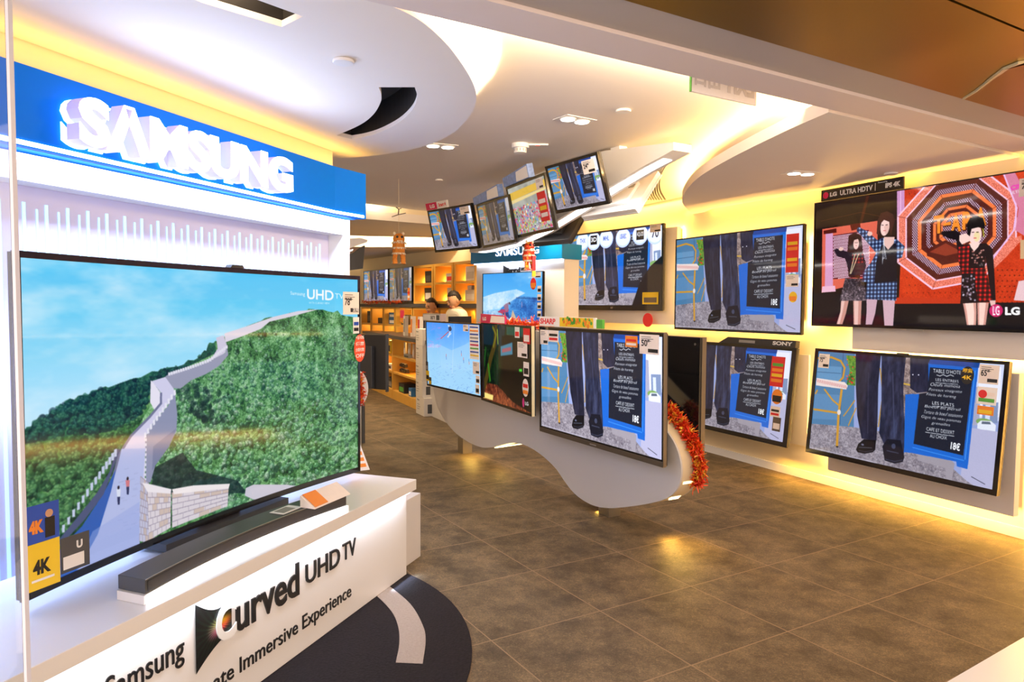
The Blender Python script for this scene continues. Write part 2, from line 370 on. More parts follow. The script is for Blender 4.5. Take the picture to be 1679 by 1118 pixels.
def z2(*p): return [(x * .3758, 400 + y * .3758) for x, y in p]
def z3(*p): return [(x * .4765, 760 + y * .4765) for x, y in p]
def pic_wall():
    w, h = 860, 480; c = Canvas(w, h, [(27, 416), (583, 457), (583, 776), (40, 976)])
    yy = np.linspace(0, 1, h)[:, None, None]; top = np.array([72, 196, 244]) / 255.; bot = np.array([196, 232, 250]) / 255.
    c.a = top * (1 - np.clip(yy * 1.9, 0, 1)) + bot * np.clip(yy * 1.9, 0, 1) + np.zeros((h, w, 3))
    cl = np.clip(fbm(h, w, 60, 5, 3.) * 2.4 - 1.05, 0, 1)[..., None] * np.linspace(1, .25, w)[None, :, None]; c.a = c.a * (1 - cl * .75) + np.array([.93, .97, 1.]) * cl * .75
    light = foliage(h, w, [(18, 42, 34), (42, 92, 50), (84, 142, 84), (128, 182, 128), (176, 210, 176)], 13)
    dark = foliage(h, w, [(8, 32, 44), (16, 62, 58), (34, 96, 72), (64, 128, 88)], 14)
    mid = foliage(h, w, [(14, 44, 36), (38, 92, 48), (72, 132, 74), (110, 160, 100)], 12)
    ridge = [(88, 822), (130, 780), (200, 745), (260, 705), (330, 675), (420, 645), (500, 628), (600, 600), (690, 570), (760, 548), (870, 515), (930, 485), (965, 440), (1010, 425), (1100, 370), (1200, 325), (1300, 305), (1400, 285), (1480, 298), (1540, 320), (1600, 350)]
    jit = [(x + random.uniform(-6, 6), y + random.uniform(-9, 9)) for (a, b) in zip(ridge[:-1], ridge[1:]) for x, y in [(a[0] + (b[0] - a[0]) * t, a[1] + (b[1] - a[1]) * t) for t in (0, .25, .5, .75)]]
    c.poly(z2(*([(60, 840)] + jit + [(1620, 360), (1640, 1400), (50, 1800)])), tex=light)
    c.poly(z2((60, 840), *[p for p in jit if p[0] < 1000], (990, 480), (760, 590), (700, 680), (640, 790), (500, 830), (300, 850), (60, 890)), tex=dark)
    c.poly(z2((60, 885), (300, 845), (500, 830), (640, 760), (700, 640), (690, 720), (520, 1000), (480, 1118), (200, 1600), (50, 1700)), tex=mid)
    def inside(p, poly):
        x, y = p; k_ = False
        for (xa, ya), (xb, yb) in zip(poly, poly[1:] + poly[:1]):
            if (ya > y) != (yb > y) and x < (xb - xa) * (y - ya) / (yb - ya) + xa: k_ = not k_
        return k_
    right = [(770, 640), (880, 600), (1000, 540), (1060, 440), (1120, 400), (1240, 330), (1420, 292), (1490, 305), (1600, 350), (1600, 1200), (700, 1200), (700, 1000), (800, 880)]
    leftd = [(88, 830)] + [p for p in ridge if p[0] < 960] + [(760, 600), (690, 690), (620, 780), (500, 822), (300, 838), (90, 870)]; leftm = [(80, 880), (300, 845), (520, 830), (640, 770), (680, 720), (560, 880), (520, 1000), (470, 1118), (300, 1300), (70, 1400)]
    for poly_, n_, dk, md, li in ((right, 2300, (22, 60, 48), [(84, 146, 92), (104, 170, 112), (122, 184, 130), (96, 150, 118), (142, 172, 146)], (206, 234, 208)), (leftd, 500, (6, 32, 44), [(16, 66, 66), (24, 82, 70), (36, 96, 74)], (70, 132, 104)), (leftm, 700, (12, 44, 38), [(40, 92, 58), (56, 112, 66), (70, 124, 74)], (126, 176, 116))):
        xs_ = [p[0] for p in poly_]; ys_ = [p[1] for p in poly_]; pts_ = []
        while len(pts_) < n_:
            p = (random.uniform(min(xs_), max(xs_)), random.uniform(min(ys_), max(ys_)))
            if inside(p, poly_): pts_.append(p)
        pts_.sort(key=lambda p: p[1])
        for x, y in pts_:
            q = c.m(z2((x, y)))[0]; sz = 2.2 + 5.5 * min(1, max(0, (y - 300) / 800.)); sz *= random.uniform(.6, 1.25); sd = random.random()
            if sd < .14: c.oval(q, sz * 1.1, sz * .9, dk, .55, raw=True); continue
            c.oval(q + [sz * .3, sz * .5], sz, sz * .7, dk, .5, raw=True); m_c = random.choice(md); c.oval(q, sz * .95, sz * .7, m_c, .55, raw=True)
            for _ in range(3): c.oval(q + [random.uniform(-.6, .4) * sz, random.uniform(-.7, .0) * sz], sz * .3, sz * .22, li if random.random() < .5 else tuple(min(255, v + 40) for v in m_c), .45, raw=True)
    for k in range(60):   # deep gaps right of the wall
        t = random.random(); x = 830 + t * 150 + random.uniform(-20, 60); y = 640 + t * 40 + random.uniform(-30, 130); c.oval(z2((x, y))[0], random.uniform(4, 11), random.uniform(3, 8), (14, 38, 40), .45)
    c.poly(z2((700, 1000), (840, 930), (900, 1010), (1080, 1060), (1120, 1118), (700, 1118)), (16, 36, 44), .75)
    # upper wall
    c.poly(z2((1410, 284), (1330, 292), (1230, 318), (1120, 360), (1025, 392), (1030, 432), (1110, 402), (1180, 372), (1215, 340), (1300, 318)), (218, 212, 226))
    c.poly(z2((990, 410), (1022, 400), (1034, 440), (1030, 478), (985, 512), (960, 520), (996, 460)), (206, 200, 222))
    c.poly(z2((1034, 430), (1030, 480), (950, 520), (870, 548), (790, 566), (762, 584), (782, 636), (830, 640), (880, 602), (945, 575), (1000, 540), (1042, 490)), (152, 154, 178))
    for i in range(26):
        t = i / 25.; pts = [(1035, 452), (960, 512), (870, 545), (780, 572)]; k = min(int(t * 3), 2); f = t * 3 - k; x = pts[k][0] + (pts[k+1][0] - pts[k][0]) * f; y = pts[k][1] + (pts[k+1][1] - pts[k][1]) * f
        c.poly(z2((x - 5, y - 6), (x + 5, y - 7), (x + 5, y + 8), (x - 5, y + 8)), (222, 220, 235))
    # walkway coming down
    c.poly(z2((700, 604), (762, 586), (800, 640), (806, 660), (760, 730), (700, 800), (668, 860), (668, 1000), (662, 1140), (470, 1140), (520, 1020), (545, 930), (600, 850), (690, 760), (742, 700), (740, 655)), (206, 204, 232))
    c.poly(z2((695, 600), (692, 700), (712, 735), (742, 700), (738, 655), (708, 612)), (228, 224, 240))
    c.line(z2((742, 660), (742, 705), (690, 765), (602, 850), (548, 930), (522, 1020), (480, 1120)), 5, (112, 116, 150))
    c.poly(z2((806, 655), (816, 760), (812, 830), (775, 905), (715, 985), (692, 1062), (672, 1062), (668, 862), (700, 800), (770, 722)), (140, 146, 176))
    c.poly(z2((812, 820), (780, 900), (716, 985), (700, 1010), (705, 900), (770, 850)), (104, 114, 150), .6)
    for i in range(11):
        t = i / 10.; x = 806 - t * 136; y = 660 + t * 190; c.poly(z2((x - 7, y - 12), (x + 3, y - 16), (x + 4, y + 8), (x - 6, y + 12)), (226, 226, 240))
    for i in range(9):
        t = i / 8.; x = 668 - t * 4; y = 870 + t * 180; c.poly(z2((x - 4, y - 8), (x + 8, y - 8), (x + 8, y + 5), (x - 4, y + 5)), (214, 214, 232))
    # lower part of the walkway, in blue shade on its left
    c.poly(z3((440, -40), (528, -40), (520, 60), (508, 150), (506, 300), (250, 440), (60, 520), (60, 470), (150, 380), (300, 240), (380, 130), (420, 40)), (176, 186, 228))
    c.poly(z3((420, 30), (400, 110), (350, 260), (240, 440), (60, 530), (60, 470), (150, 360), (290, 230), (370, 120)), (46, 92, 176))
    c.poly(z3((436, -40), (405, 40), (372, 120), (300, 208), (170, 330), (160, 372), (100, 420), (90, 400), (60, 440), (62, 415), (150, 330), (280, 190), (350, 110), (395, 40), (420, -40)), (74, 84, 122))
    for i in range(16):
        t = i / 15.; x = 418 - t * 150 - t * t * 90; y = -20 + t * 190 + t * t * 130; c.poly(z3((x - 6, y - 18), (x + 5, y - 22), (x + 4, y + 6), (x - 6, y + 8)), (190, 200, 226))
    for i in range(26):
        x = random.uniform(420, 505); y = random.uniform(20, 250); c.line(z3((x, y), (x + 16, y - 3)), 1, (150, 158, 205), .6)
    c.poly(z3((330, 250), (505, 150), (505, 310), (250, 440), (270, 380)), (150, 165, 222), .5)
    for x0, hh in ((428, 44), (462, 38)):
        yb = 130 if x0 == 428 else 95; c.oval(z3((x0, yb - hh * .75))[0], 2.4, 3.2, (40, 30, 40)); c.poly(z3((x0 - 8, yb - hh * .6), (x0 + 8, yb - hh * .62), (x0 + 6, yb), (x0 - 5, yb)), (214, 220, 238) if x0 == 428 else (205, 120, 130)); c.poly(z3((x0 - 5, yb), (x0 + 6, yb), (x0 + 4, yb + 28), (x0 - 3, yb + 28)), (40, 50, 92))
    # brick parapet blocks
    def brick(q, n, mcol=(214, 206, 214)):
        c.poly(z3(*q), mcol); a, b, d, e = [np.array(p, float) for p in q]
        for r in range(n):
            t0 = r / n; p0 = a + (e - a) * t0; p1 = b + (d - b) * t0; c.line(z3(p0, p1), 1.3, (150, 140, 160))
            k = 5
            for j in range(k):
                u = (j + (.5 if r % 2 else 0)) / k; s0 = p0 + (p1 - p0) * u; q1 = a + (e - a) * (t0 + 1 / n); q2 = b + (d - b) * (t0 + 1 / n); s1 = q1 + (q2 - q1) * u; c.line(z3(s0, s1), 1.0, (160, 150, 168))
                if random.random() < .3: u2 = u + 1 / k * .9; c.poly(z3(s0, p0 + (p1 - p0) * min(u2, 1), q1 + (q2 - q1) * min(u2, 1), s1), (196, 170, 150), .6)
    brick([(510, 60), (540, 85), (560, 300), (505, 290)], 9, (190, 190, 214)); brick([(535, 110), (620, 118), (618, 245), (540, 288)], 7); brick([(624, 120), (822, 100), (818, 172), (624, 246)], 6)
    c.poly(z3((515, 82), (545, 88), (622, 108), (618, 124), (535, 116)), (232, 226, 232)); c.poly(z3((624, 108), (700, 96), (826, 92), (822, 108), (630, 126)), (236, 228, 230))
    c.poly(z3((876, 135), (880, 108), (905, 96), (1010, 97), (1060, 104), (1000, 128), (905, 150)), (200, 196, 210))
    c.text('Samsung', z2((1300, 202), (1357, 207), (1357, 228), (1300, 222)), (225, 245, 255), .005)
    c.text('UHD', z2((1365, 192), (1465, 200), (1465, 246), (1365, 238)), (245, 252, 255), .02); c.text('TV', z2((1470, 212), (1502, 216), (1502, 240), (1470, 236)), (240, 250, 255))
    c.text('WITH CURVED VIEW', z2((1372, 251), (1450, 254), (1450, 262), (1372, 259)), (230, 245, 255)); c.a = np.clip(c.a, 0, 1); return c
CQ = [(745, 105), (1555, 155), (1515, 740), (720, 550)]
def pic_cafe(w=600, h=338, blur=0, shift=0):
    c = Canvas(w, h, CQ, (142, 156, 205)); P = c.poly
    P([(700, 80), (900, 110), (905, 460), (700, 445)], (70, 118, 160)); P([(742, 170), (845, 176), (845, 250), (742, 243)], (92, 140, 182)); P([(735, 300), (840, 305), (835, 420), (730, 415)], (84, 130, 174))
    c.line([(742, 200), (842, 206)], 2, (50, 90, 130)); c.line([(850, 110), (846, 440)], 2, (42, 78, 118))
    P([(1105, 110), (1240, 120), (1240, 560), (1105, 500)], (150, 138, 142)); st = foliage(h, w, [(60, 50, 55), (130, 112, 110), (196, 182, 180)], 14); P([(1105, 110), (1170, 120), (1170, 520), (1105, 490)], tex=st)
    P([(1400, 120), (1600, 140), (1560, 420), (1395, 420)], (196, 204, 232)); P([(1440, 160), (1540, 165), (1540, 400), (1440, 400)], (222, 224, 240)); P([(1462, 330), (1530, 333), (1528, 430), (1460, 430)], (120, 138, 176)); P([(1474, 345), (1495, 346), (1494, 425), (1473, 424)], (200, 210, 232))
    P([(1415, 260), (1450, 262), (1448, 440), (1408, 440)], (160, 160, 186))
    c.oval((1470, 425), 22, 10, (120, 158, 92)); P([(1440, 432), (1455, 418), (1500, 420), (1522, 440), (1520, 470), (1440, 456)], (216, 222, 236)); P([(1460, 422), (1495, 424), (1500, 436), (1458, 434)], (90, 100, 120))
    P([(1395, 450), (1600, 480), (1540, 800), (1370, 700)], (172, 172, 204)); c.line([(1420, 680), (1480, 715)], 2, (60, 60, 82))
    gr = foliage(h, w, [(92, 86, 100), (122, 116, 128), (150, 144, 156), (178, 172, 184)], 5)
    P([(700, 436), (900, 452), (1010, 470), (1130, 500), (1250, 560), (1400, 700), (1530, 790), (700, 600)], tex=gr); c.line([(720, 545), (980, 610), (1180, 680), (1330, 730)], 2, (176, 172, 190))
    P([(1185, 562), (1320, 590), (1345, 620), (1335, 700), (1310, 690), (1305, 640), (1185, 605)], (150, 144, 156)); P([(1185, 558), (1320, 586), (1340, 600), (1200, 580)], (188, 182, 194))
    # flowers
    fl = foliage(h, w, [(30, 70, 30), (70, 120, 40), (120, 160, 60), (90, 60, 30)], 7); P([(862, 122), (906, 125), (906, 262), (868, 258), (880, 190)], tex=fl)
    for _ in range(16): c.oval((random.uniform(866, 904), random.uniform(128, 250)), 2.6, 2.2, random.choice([(220, 40, 30), (240, 90, 40), (200, 30, 40)]))
    # cane chair
    TAN = (190, 140, 48); c.line([(742, 137), (800, 132), (840, 148), (858, 180), (852, 225), (835, 245)], 7, TAN); c.line([(905, 330), (880, 372), (860, 402)], 4, TAN); c.line([(912, 365), (895, 410), (882, 445)], 4, TAN)
    c.line([(1030, 232), (1140, 255)], 5, (196, 160, 70)); c.line([(1010, 180), (1025, 300), (1010, 450)], 4, (176, 138, 60))
    c.line([(848, 282), (838, 400), (836, 540)], 9, TAN); c.line([(775, 280), (812, 330), (838, 352)], 6, TAN); c.line([(733, 372), (838, 388)], 7, TAN); c.line([(745, 285), (738, 300)], 6, TAN); c.oval((837, 543), 5, 3, (40, 36, 40)); c.oval((840, 385), 7, 9, (214, 204, 200))
    P([(740, 228), (860, 246), (874, 262), (868, 280), (738, 262)], (222, 206, 204))
    for i in range(18): x = 742 + i * 7.2; y = 238 + i * 1.6; c.line([(x, y - 4), (x + 4, y + 10)], 1.6, (190, 60, 60))
    # walking legs
    f_ = fbm(h, w, 34, 3, .35)[..., None]; cl1 = np.array([.07, .075, .13]) + f_ * np.array([.10, .105, .15]); cl2 = np.array([.09, .10, .17]) + f_ ** 1.5 * np.array([.17, .19, .26])
    P([(903, 115), (1012, 118), (1004, 250), (1006, 420), (1004, 515), (940, 505), (918, 400), (908, 260)], tex=cl1); P([(1014, 118), (1120, 125), (1112, 260), (1118, 380), (1132, 500), (1122, 590), (1050, 560), (1014, 480), (1020, 330)], tex=cl2)
    c.line([(960, 200), (965, 480)], 3, (58, 62, 88), .6); c.line([(1065, 200), (1080, 500)], 4, (70, 78, 112), .6); c.line([(1095, 260), (1105, 470)], 3, (28, 30, 48), .7)
    P([(918, 556), (926, 530), (950, 508), (1002, 512), (1000, 556), (990, 568), (955, 575), (925, 568)], (12, 13, 20)); P([(1030, 540), (1050, 506), (1108, 512), (1126, 590), (1120, 612), (1085, 620), (1042, 606)], (18, 21, 34)); c.line([(930, 560), (960, 566), (990, 560)], 1.6, (60, 64, 84)); c.oval((945, 533), 5, 3, (120, 128, 160), .8); c.oval((1078, 540), 7, 8, (74, 84, 118), .7); c.line([(1045, 600), (1085, 610), (1118, 603)], 1.8, (60, 66, 92)); c.line([(930, 545), (985, 548)], 2, (80, 86, 104)); c.line([(1050, 560), (1100, 572)], 3, (58, 64, 88))
    P([(1138, 110), (1232, 118), (1222, 286), (1172, 292), (1142, 270)], tex=cl1 * 1.1); c.oval((1152, 207), 2, 2, (220, 220, 240)); c.oval((1177, 208), 2, 2, (220, 220, 240))
    # menu board
    B = (24, 96, 196); P([(1218, 150), (1438, 166), (1402, 645), (1355, 632), (1352, 610), (1128, 565), (1122, 572), (1142, 300), (1222, 292)], B); P([(1235, 112), (1450, 118), (1440, 172), (1218, 155)], (14, 60, 140)); c.poly([(1122, 300), (1160, 296), (1150, 570), (1124, 566)], B)
    P([(1226, 172), (1416, 186), (1382, 582), (1164, 528), (1182, 296), (1216, 290)], (26, 30, 44)); c.line([(1424, 185), (1390, 600)], 2, (70, 150, 235)); c.line([(1160, 545), (1385, 605)], 2, (60, 140, 230))
    ln = [('TABLE D\'HOTE', 1240, 178, 1362, 186, 24, .0), ('LES ENTREES', 1252, 222, 1352, 230, 17, .0), ('Oeufs mimosa', 1228, 243, 1358, 252, 20, .3), ('Poireaux vinaigrette', 1222, 268, 1366, 278, 22, .3), ('Filets de hareng', 1212, 290, 1340, 302, 22, .3), ('LES PLATS', 1240, 330, 1335, 340, 20, .0), ('Boeuf au persil', 1206, 346, 1360, 362, 22, .3), ('Tartare de boeuf assaisonne', 1202, 370, 1372, 390, 21, .3), ('Gigot de veau pommes', 1192, 394, 1365, 416, 22, .3), ('grenailles', 1238, 424, 1318, 434, 21, .3), ('CAFE ET DESSERT', 1218, 450, 1340, 468, 22, .0), ('AU CHOIX', 1234, 482, 1308, 492, 22, .0)]
    for t, x0, y0, x1, y1, hh, sk in ln:
        hh *= .74
        c.text(t, [(x0 + sk * hh, y0), (x1 + sk * hh, y1), (x1, y1 + hh), (x0, y0 + hh)], (232, 236, 244), -.006 if sk else -.002)
    c.line([(1256, 207), (1270, 212), (1284, 205), (1300, 213), (1316, 206), (1330, 212)], 1.6, (225, 230, 240)); c.line([(1252, 243), (1350, 250)], 1.2, (225, 230, 240)); c.line([(1240, 352), (1335, 360)], 1.2, (225, 230, 240)); c.line([(1214, 474), (1340, 492)], 1.4, (225, 230, 240))
    c.text('18€', [(1328, 516), (1368, 526), (1366, 562), (1324, 552)], (240, 244, 250), .03)
    c.a += (rng.random(c.a.shape[:2])[..., None] - .5) * .03; c.a = np.clip(c.a, 0, 1)
    if blur: c.blur(blur)
    return c
def pic_stage(quad):
    w, h = 720, 405; c = Canvas(w, h, quad, (20, 10, 12)); P = c.poly; gl = rng.random((h, w))
    or_t = foliage(h, w, [(150, 30, 10), (196, 52, 20), (222, 74, 30)], 60); P([(605, 150), (1700, -60), (1700, 1000), (560, 900)], tex=or_t)
    for i in range(26):
        for j in range(16):
            x = 620 + i * 34 + (j % 2) * 17; y = 160 + j * 48; c.oval((x, y), 1.6, 2.0, (96, 20, 12), .8)
    P([(40, 250), (600, 150), (570, 900), (40, 860)], (24, 10, 10)); c.line([(90, 380), (335, 325), (600, 380)], 2, (70, 34, 18)); P([(560, 185), (606, 175), (606, 560), (560, 520)], (196, 140, 190)); c.line([(582, 185), (582, 540)], 2, (236, 196, 232)); c.line([(380, 220), (330, 420)], 10, (110, 40, 16), .5)
    P([(100, 430), (440, 378), (440, 740), (95, 830)], (214, 96, 76)); P([(165, 470), (385, 435), (385, 730), (165, 745)], (96, 24, 40))
    for i in range(26):
        for j in range(28):
            x = 170 + i * 8.6 + (j % 2) * 4; y = 478 + j * 9.8 - i * 1.2
            if y < 740: c.oval((x, y), 1.9, 2.2, (240, 214, 236))
    P([(120, 455), (165, 450), (165, 800), (115, 800)], (206, 150, 190)); P([(100, 790), (178, 786), (182, 822), (95, 828)], (226, 176, 200)); P([(108, 440), (186, 425), (188, 452), (108, 462)], (80, 20, 14)); P([(270, 400), (332, 392), (336, 425), (280, 440)], (90, 22, 14))
    def octo(cx, cy, rx, ry, col=None, tex=None, rot=0.):
        P([(cx + rx * math.cos(R(22.5 + 45 * k + rot)), cy + ry * math.sin(R(22.5 + 45 * k + rot)) - rx * .18 * math.cos(R(22.5 + 45 * k + rot))) for k in range(8)], col or (0, 0, 0), tex=tex)
    yy, xx = np.mgrid[0:h, 0:w]; dots = np.where((((xx + (yy // 4 % 2) * 3) % 6 < 3) & (yy % 4 < 3))[..., None], np.array([.90, .80, .90]), np.array([.26, .07, .12])) + np.zeros((h, w, 3))
    brk = np.where(((xx // 3 + yy // 2) % 2 == 0)[..., None], np.array([.42, .16, .12]), np.array([.22, .07, .06])) + np.zeros((h, w, 3)); spark = np.clip(np.array([.90, .46, .38]) + (gl[..., None] - .5) * .4, 0, 1)
    cx, cy = 930, 430
    for k, (r, mode) in enumerate([(400, 'white'), (388, 'spark'), (345, 'white'), (335, 'brk'), (300, 'dots'), (262, 'or'), (238, 'brk'), (205, 'dots'), (178, 'dark'), (160, 'or'), (140, 'brk'), (118, 'or2'), (96, 'dots')]):
        tx = dict(spark=spark, dots=dots, brk=brk).get(mode); col = dict(white=(238, 190, 214), dark=(70, 22, 16)).get(mode, (238, 120, 64)); octo(cx, cy, r, r * .96, col, tx, 0)
    for k in range(8):
        a = R(22.5 + 45 * k); c.line([(cx + 90 * math.cos(a), cy + 86 * math.sin(a) - 16 * math.cos(a)), (cx + 398 * math.cos(a), cy + 382 * math.sin(a) - 72 * math.cos(a))], 1.4, (120, 40, 30), .8)
    P([(740, 560), (860, 500), (980, 560), (960, 610), (860, 640), (745, 600)], (84, 26, 20)); P([(760, 575), (860, 520), (960, 575), (860, 600)], (140, 52, 34))
    for i, (t, x0, x1, y0) in enumerate([('T', 785, 850, 350), ('-', 845, 892, 395), ('A', 892, 955, 338), ('R', 962, 1030, 325), ('A', 1045, 1110, 300)]):
        hh = 112 if t != '-' else 16; c.text(t, [(x0, y0 + 4), (x1, y0 - 8), (x1 + 4, y0 + hh), (x0 + 4, y0 + hh + 8)], (60, 16, 8), .08); c.text(t, [(x0, y0), (x1, y0 - 12), (x1, y0 + hh - 6), (x0, y0 + hh)], (238, 138, 40), .05)
    P([(1150, 640), (1330, 470), (1420, 470), (1420, 980), (1150, 960)], tex=or_t)
    for i in range(12):
        for j in range(14): c.oval((1180 + i * 30 + (j % 2) * 15, 690 + j * 34), 2, 2, (90, 22, 10), .8)
    P([(1150, 640), (1255, 500), (1330, 470), (1330, 500), (1240, 600), (1150, 690)], tex=spark); P([(1200, 60), (1280, 60), (1420, 330), (1420, 520), (1290, 440), (1310, 300)], (206, 120, 150)); c.line([(1215, 75), (1300, 300), (1280, 440), (1150, 620)], 4, (226, 180, 226))
    P([(1310, 760), (1420, 740), (1420, 890), (1280, 880)], (224, 190, 196)); P([(1320, 500), (1400, 500), (1400, 620), (1320, 620)], (200, 160, 120))
    P([(440, 895), (1700, 895), (1700, 1200), (40, 1100), (40, 832), (180, 835)], (14, 12, 18)); P([(560, 860), (960, 870), (960, 900), (540, 900)], (190, 52, 24)); c.poly([(40, 840), (460, 830), (460, 1040), (40, 1040)], (18, 14, 22))
    SK = (224, 184, 176)
    def plaid(pts, c1, c2):
        t = np.zeros((h, w, 3)) + np.array(c1) / 255.; k = ((xx % 12) < 5).astype(float)[..., None]; k2 = ((yy % 12) < 5).astype(float)[..., None]; t = t * (1 - k * .35) + np.array(c2) / 255. * k * .35; t = t * (1 - k2 * .3) + np.array(c2) / 255. * k2 * .3; t = np.where((k * k2) > .5, np.array(c2) / 255., t); P(pts, tex=t)
    # dancer at the back left
    P([(215, 880), (262, 880), (245, 960), (222, 1030), (186, 1030), (210, 950)], (196, 140, 130)); P([(218, 880), (238, 880), (222, 960), (205, 1030), (190, 1030), (212, 950)], SK); P([(290, 880), (342, 880), (335, 1030), (292, 1030)], (196, 140, 130)); P([(296, 880), (322, 880), (318, 1030), (298, 1030)], SK)
    P([(262, 470), (300, 452), (340, 470), (352, 600), (330, 740), (262, 730), (250, 620)], (58, 26, 22)); P([(170, 560), (190, 552), (262, 575), (352, 585), (370, 660), (352, 720), (272, 720), (240, 615), (190, 600)], (36, 22, 34))
    P([(240, 740), (355, 740), (372, 880), (205, 880)], tex=foliage(h, w, [(20, 16, 26), (60, 50, 60), (170, 150, 160)], 5)); c.oval((308, 522), 10, 18, SK); c.line([(301, 516), (307, 516)], 1.6, (50, 26, 30)); c.line([(311, 516), (317, 515)], 1.6, (50, 26, 30)); c.line([(305, 534), (312, 534)], 1.6, (190, 70, 80)); P([(278, 482), (310, 462), (338, 482), (340, 510), (318, 492), (292, 500), (290, 560), (276, 560)], (46, 22, 20)); plaid([(285, 580), (350, 580), (360, 640), (280, 650)], (30, 20, 30), (150, 40, 40)); c.line([(300, 590), (270, 710)], 2.5, (220, 200, 160)); c.line([(322, 590), (275, 710)], 2.5, (220, 200, 160)); c.oval((215, 555), 9, 6, SK)
    # dancer in blue check shirt
    P([(372, 860), (440, 860), (425, 960), (405, 1030), (366, 1030), (372, 950)], (196, 160, 176)); P([(470, 860), (548, 860), (535, 1040), (482, 1040)], (200, 164, 178)); plaid([(375, 745), (560, 745), (555, 880), (365, 870)], (26, 34, 66), (140, 170, 216))
    plaid([(440, 500), (470, 485), (560, 495), (608, 540), (590, 610), (555, 620), (560, 760), (440, 770), (345, 760), (352, 700), (400, 640), (430, 580), (340, 470), (310, 440), (320, 415), (370, 440)], (24, 32, 66), (146, 176, 222)); P([(465, 530), (555, 520), (560, 760), (420, 770), (430, 640)], (18, 16, 28)); P([(480, 480), (545, 480), (540, 520), (505, 560), (475, 525)], SK)
    for k in range(5): c.line([(480 - k, 490), (470 + k * 6, 570 + k * 12), (470, 650 - k * 10)], 1.4, (210, 214, 224), .7)
    c.oval((486, 415), 15, 28, (236, 200, 194), rot=6); c.oval((496, 430), 7, 16, (206, 158, 150), .6); P([(434, 460), (440, 375), (460, 330), (500, 318), (536, 338), (545, 380), (530, 440), (524, 480), (514, 440), (512, 385), (480, 372), (455, 400), (452, 470)], (64, 30, 26)); c.oval((392, 460), 9, 7, SK)
    c.line([(465, 405), (476, 406)], 2, (50, 26, 30)); c.line([(490, 405), (502, 403)], 2, (50, 26, 30)); c.line([(476, 440), (490, 440)], 2, (196, 70, 80)); c.line([(484, 412), (481, 426)], 1.2, (200, 150, 145))
    # dancer in red tartan dress
    P([(965, 895), (1048, 895), (1050, 960), (1046, 1035), (990, 1035), (976, 950)], (206, 150, 138)); P([(978, 895), (1030, 895), (1036, 960), (1032, 1035), (1000, 1035), (990, 950)], (242, 208, 196)); P([(1054, 895), (1126, 895), (1106, 1035), (1058, 1035)], (200, 142, 132)); P([(1066, 895), (1108, 895), (1092, 1035), (1066, 1035)], (238, 202, 190))
    P([(835, 445), (925, 440), (960, 470), (975, 500), (960, 560), (930, 560), (925, 500), (880, 490), (832, 465)], (20, 12, 18)); P([(932, 540), (1000, 528), (1110, 520), (1150, 560), (1160, 700), (1168, 880), (1140, 900), (1120, 700), (1105, 600), (1100, 700), (1140, 890), (950, 900), (960, 700), (940, 640)], (24, 14, 20)); plaid([(940, 545), (1010, 535), (1000, 690), (950, 690), (938, 620)], (40, 14, 18), (214, 34, 34)); plaid([(1040, 700), (1110, 700), (1150, 880), (1060, 890), (1045, 800)], (40, 12, 16), (222, 36, 34)); plaid([(955, 680), (1105, 676), (1110, 706), (955, 712)], (40, 14, 18), (206, 40, 36))
    for _ in range(36): c.oval((random.uniform(960, 1040), random.uniform(720, 880)), 2.6, 2.6, random.choice([(200, 190, 210), (150, 120, 140), (90, 80, 90)]), .8)
    for _ in range(22): c.oval((random.uniform(1020, 1095), random.uniform(560, 660)), 2.4, 2.4, random.choice([(214, 150, 140), (190, 120, 110), (100, 90, 90)]), .8)
    P([(1005, 520), (1075, 515), (1060, 545), (1035, 572), (1015, 545)], (238, 206, 198)); c.oval((1042, 468), 17, 26, (240, 206, 200)); c.oval((1052, 478), 8, 14, (222, 214, 120), .5); P([(994, 470), (990, 400), (1010, 362), (1050, 346), (1090, 362), (1102, 400), (1098, 440), (1082, 425), (1060, 420), (1020, 430), (1008, 480)], (12, 10, 12)); P([(945, 470), (985, 458), (1010, 478), (1012, 505), (960, 528), (944, 505)], (240, 204, 194)); P([(1130, 880), (1168, 880), (1165, 915), (1138, 915)], SK)
    for dx in (-14, 14): c.line([(1042 + dx - 6, 452), (1042 + dx + 6, 451)], 2.2, (40, 22, 30)); 
    c.line([(1034, 488), (1048, 488)], 2.4, (206, 70, 84)); c.line([(1090, 430), (1096, 480)], 3, (190, 200, 40), .7)
    # corner emblem and wording
    c.oval((1170, 945), 17, 17, (196, 30, 96)); c.oval((1166, 938), 9, 8, (230, 130, 180), .5); c.text('LG', [(1150, 915), (1192, 915), (1192, 975), (1150, 975)], (250, 235, 245), .02); c.text('LG', [(1226, 922), (1318, 922), (1318, 974), (1226, 974)], (250, 250, 250), .05)
    c.text('CINEMA', [(1262, 160), (1420, 120), (1420, 150), (1262, 190)], (226, 50, 170), .04); c.text('ULTRA HD', [(1258, 196), (1400, 170), (1400, 190), (1258, 214)], (230, 230, 240)); c.text('UNICEF', [(1400, 600), (1500, 600), (1500, 640), (1400, 640)], (230, 190, 150)) if False else None
    c.a = np.clip(c.a + (gl[..., None] - .5) * .05, 0, 1); return c
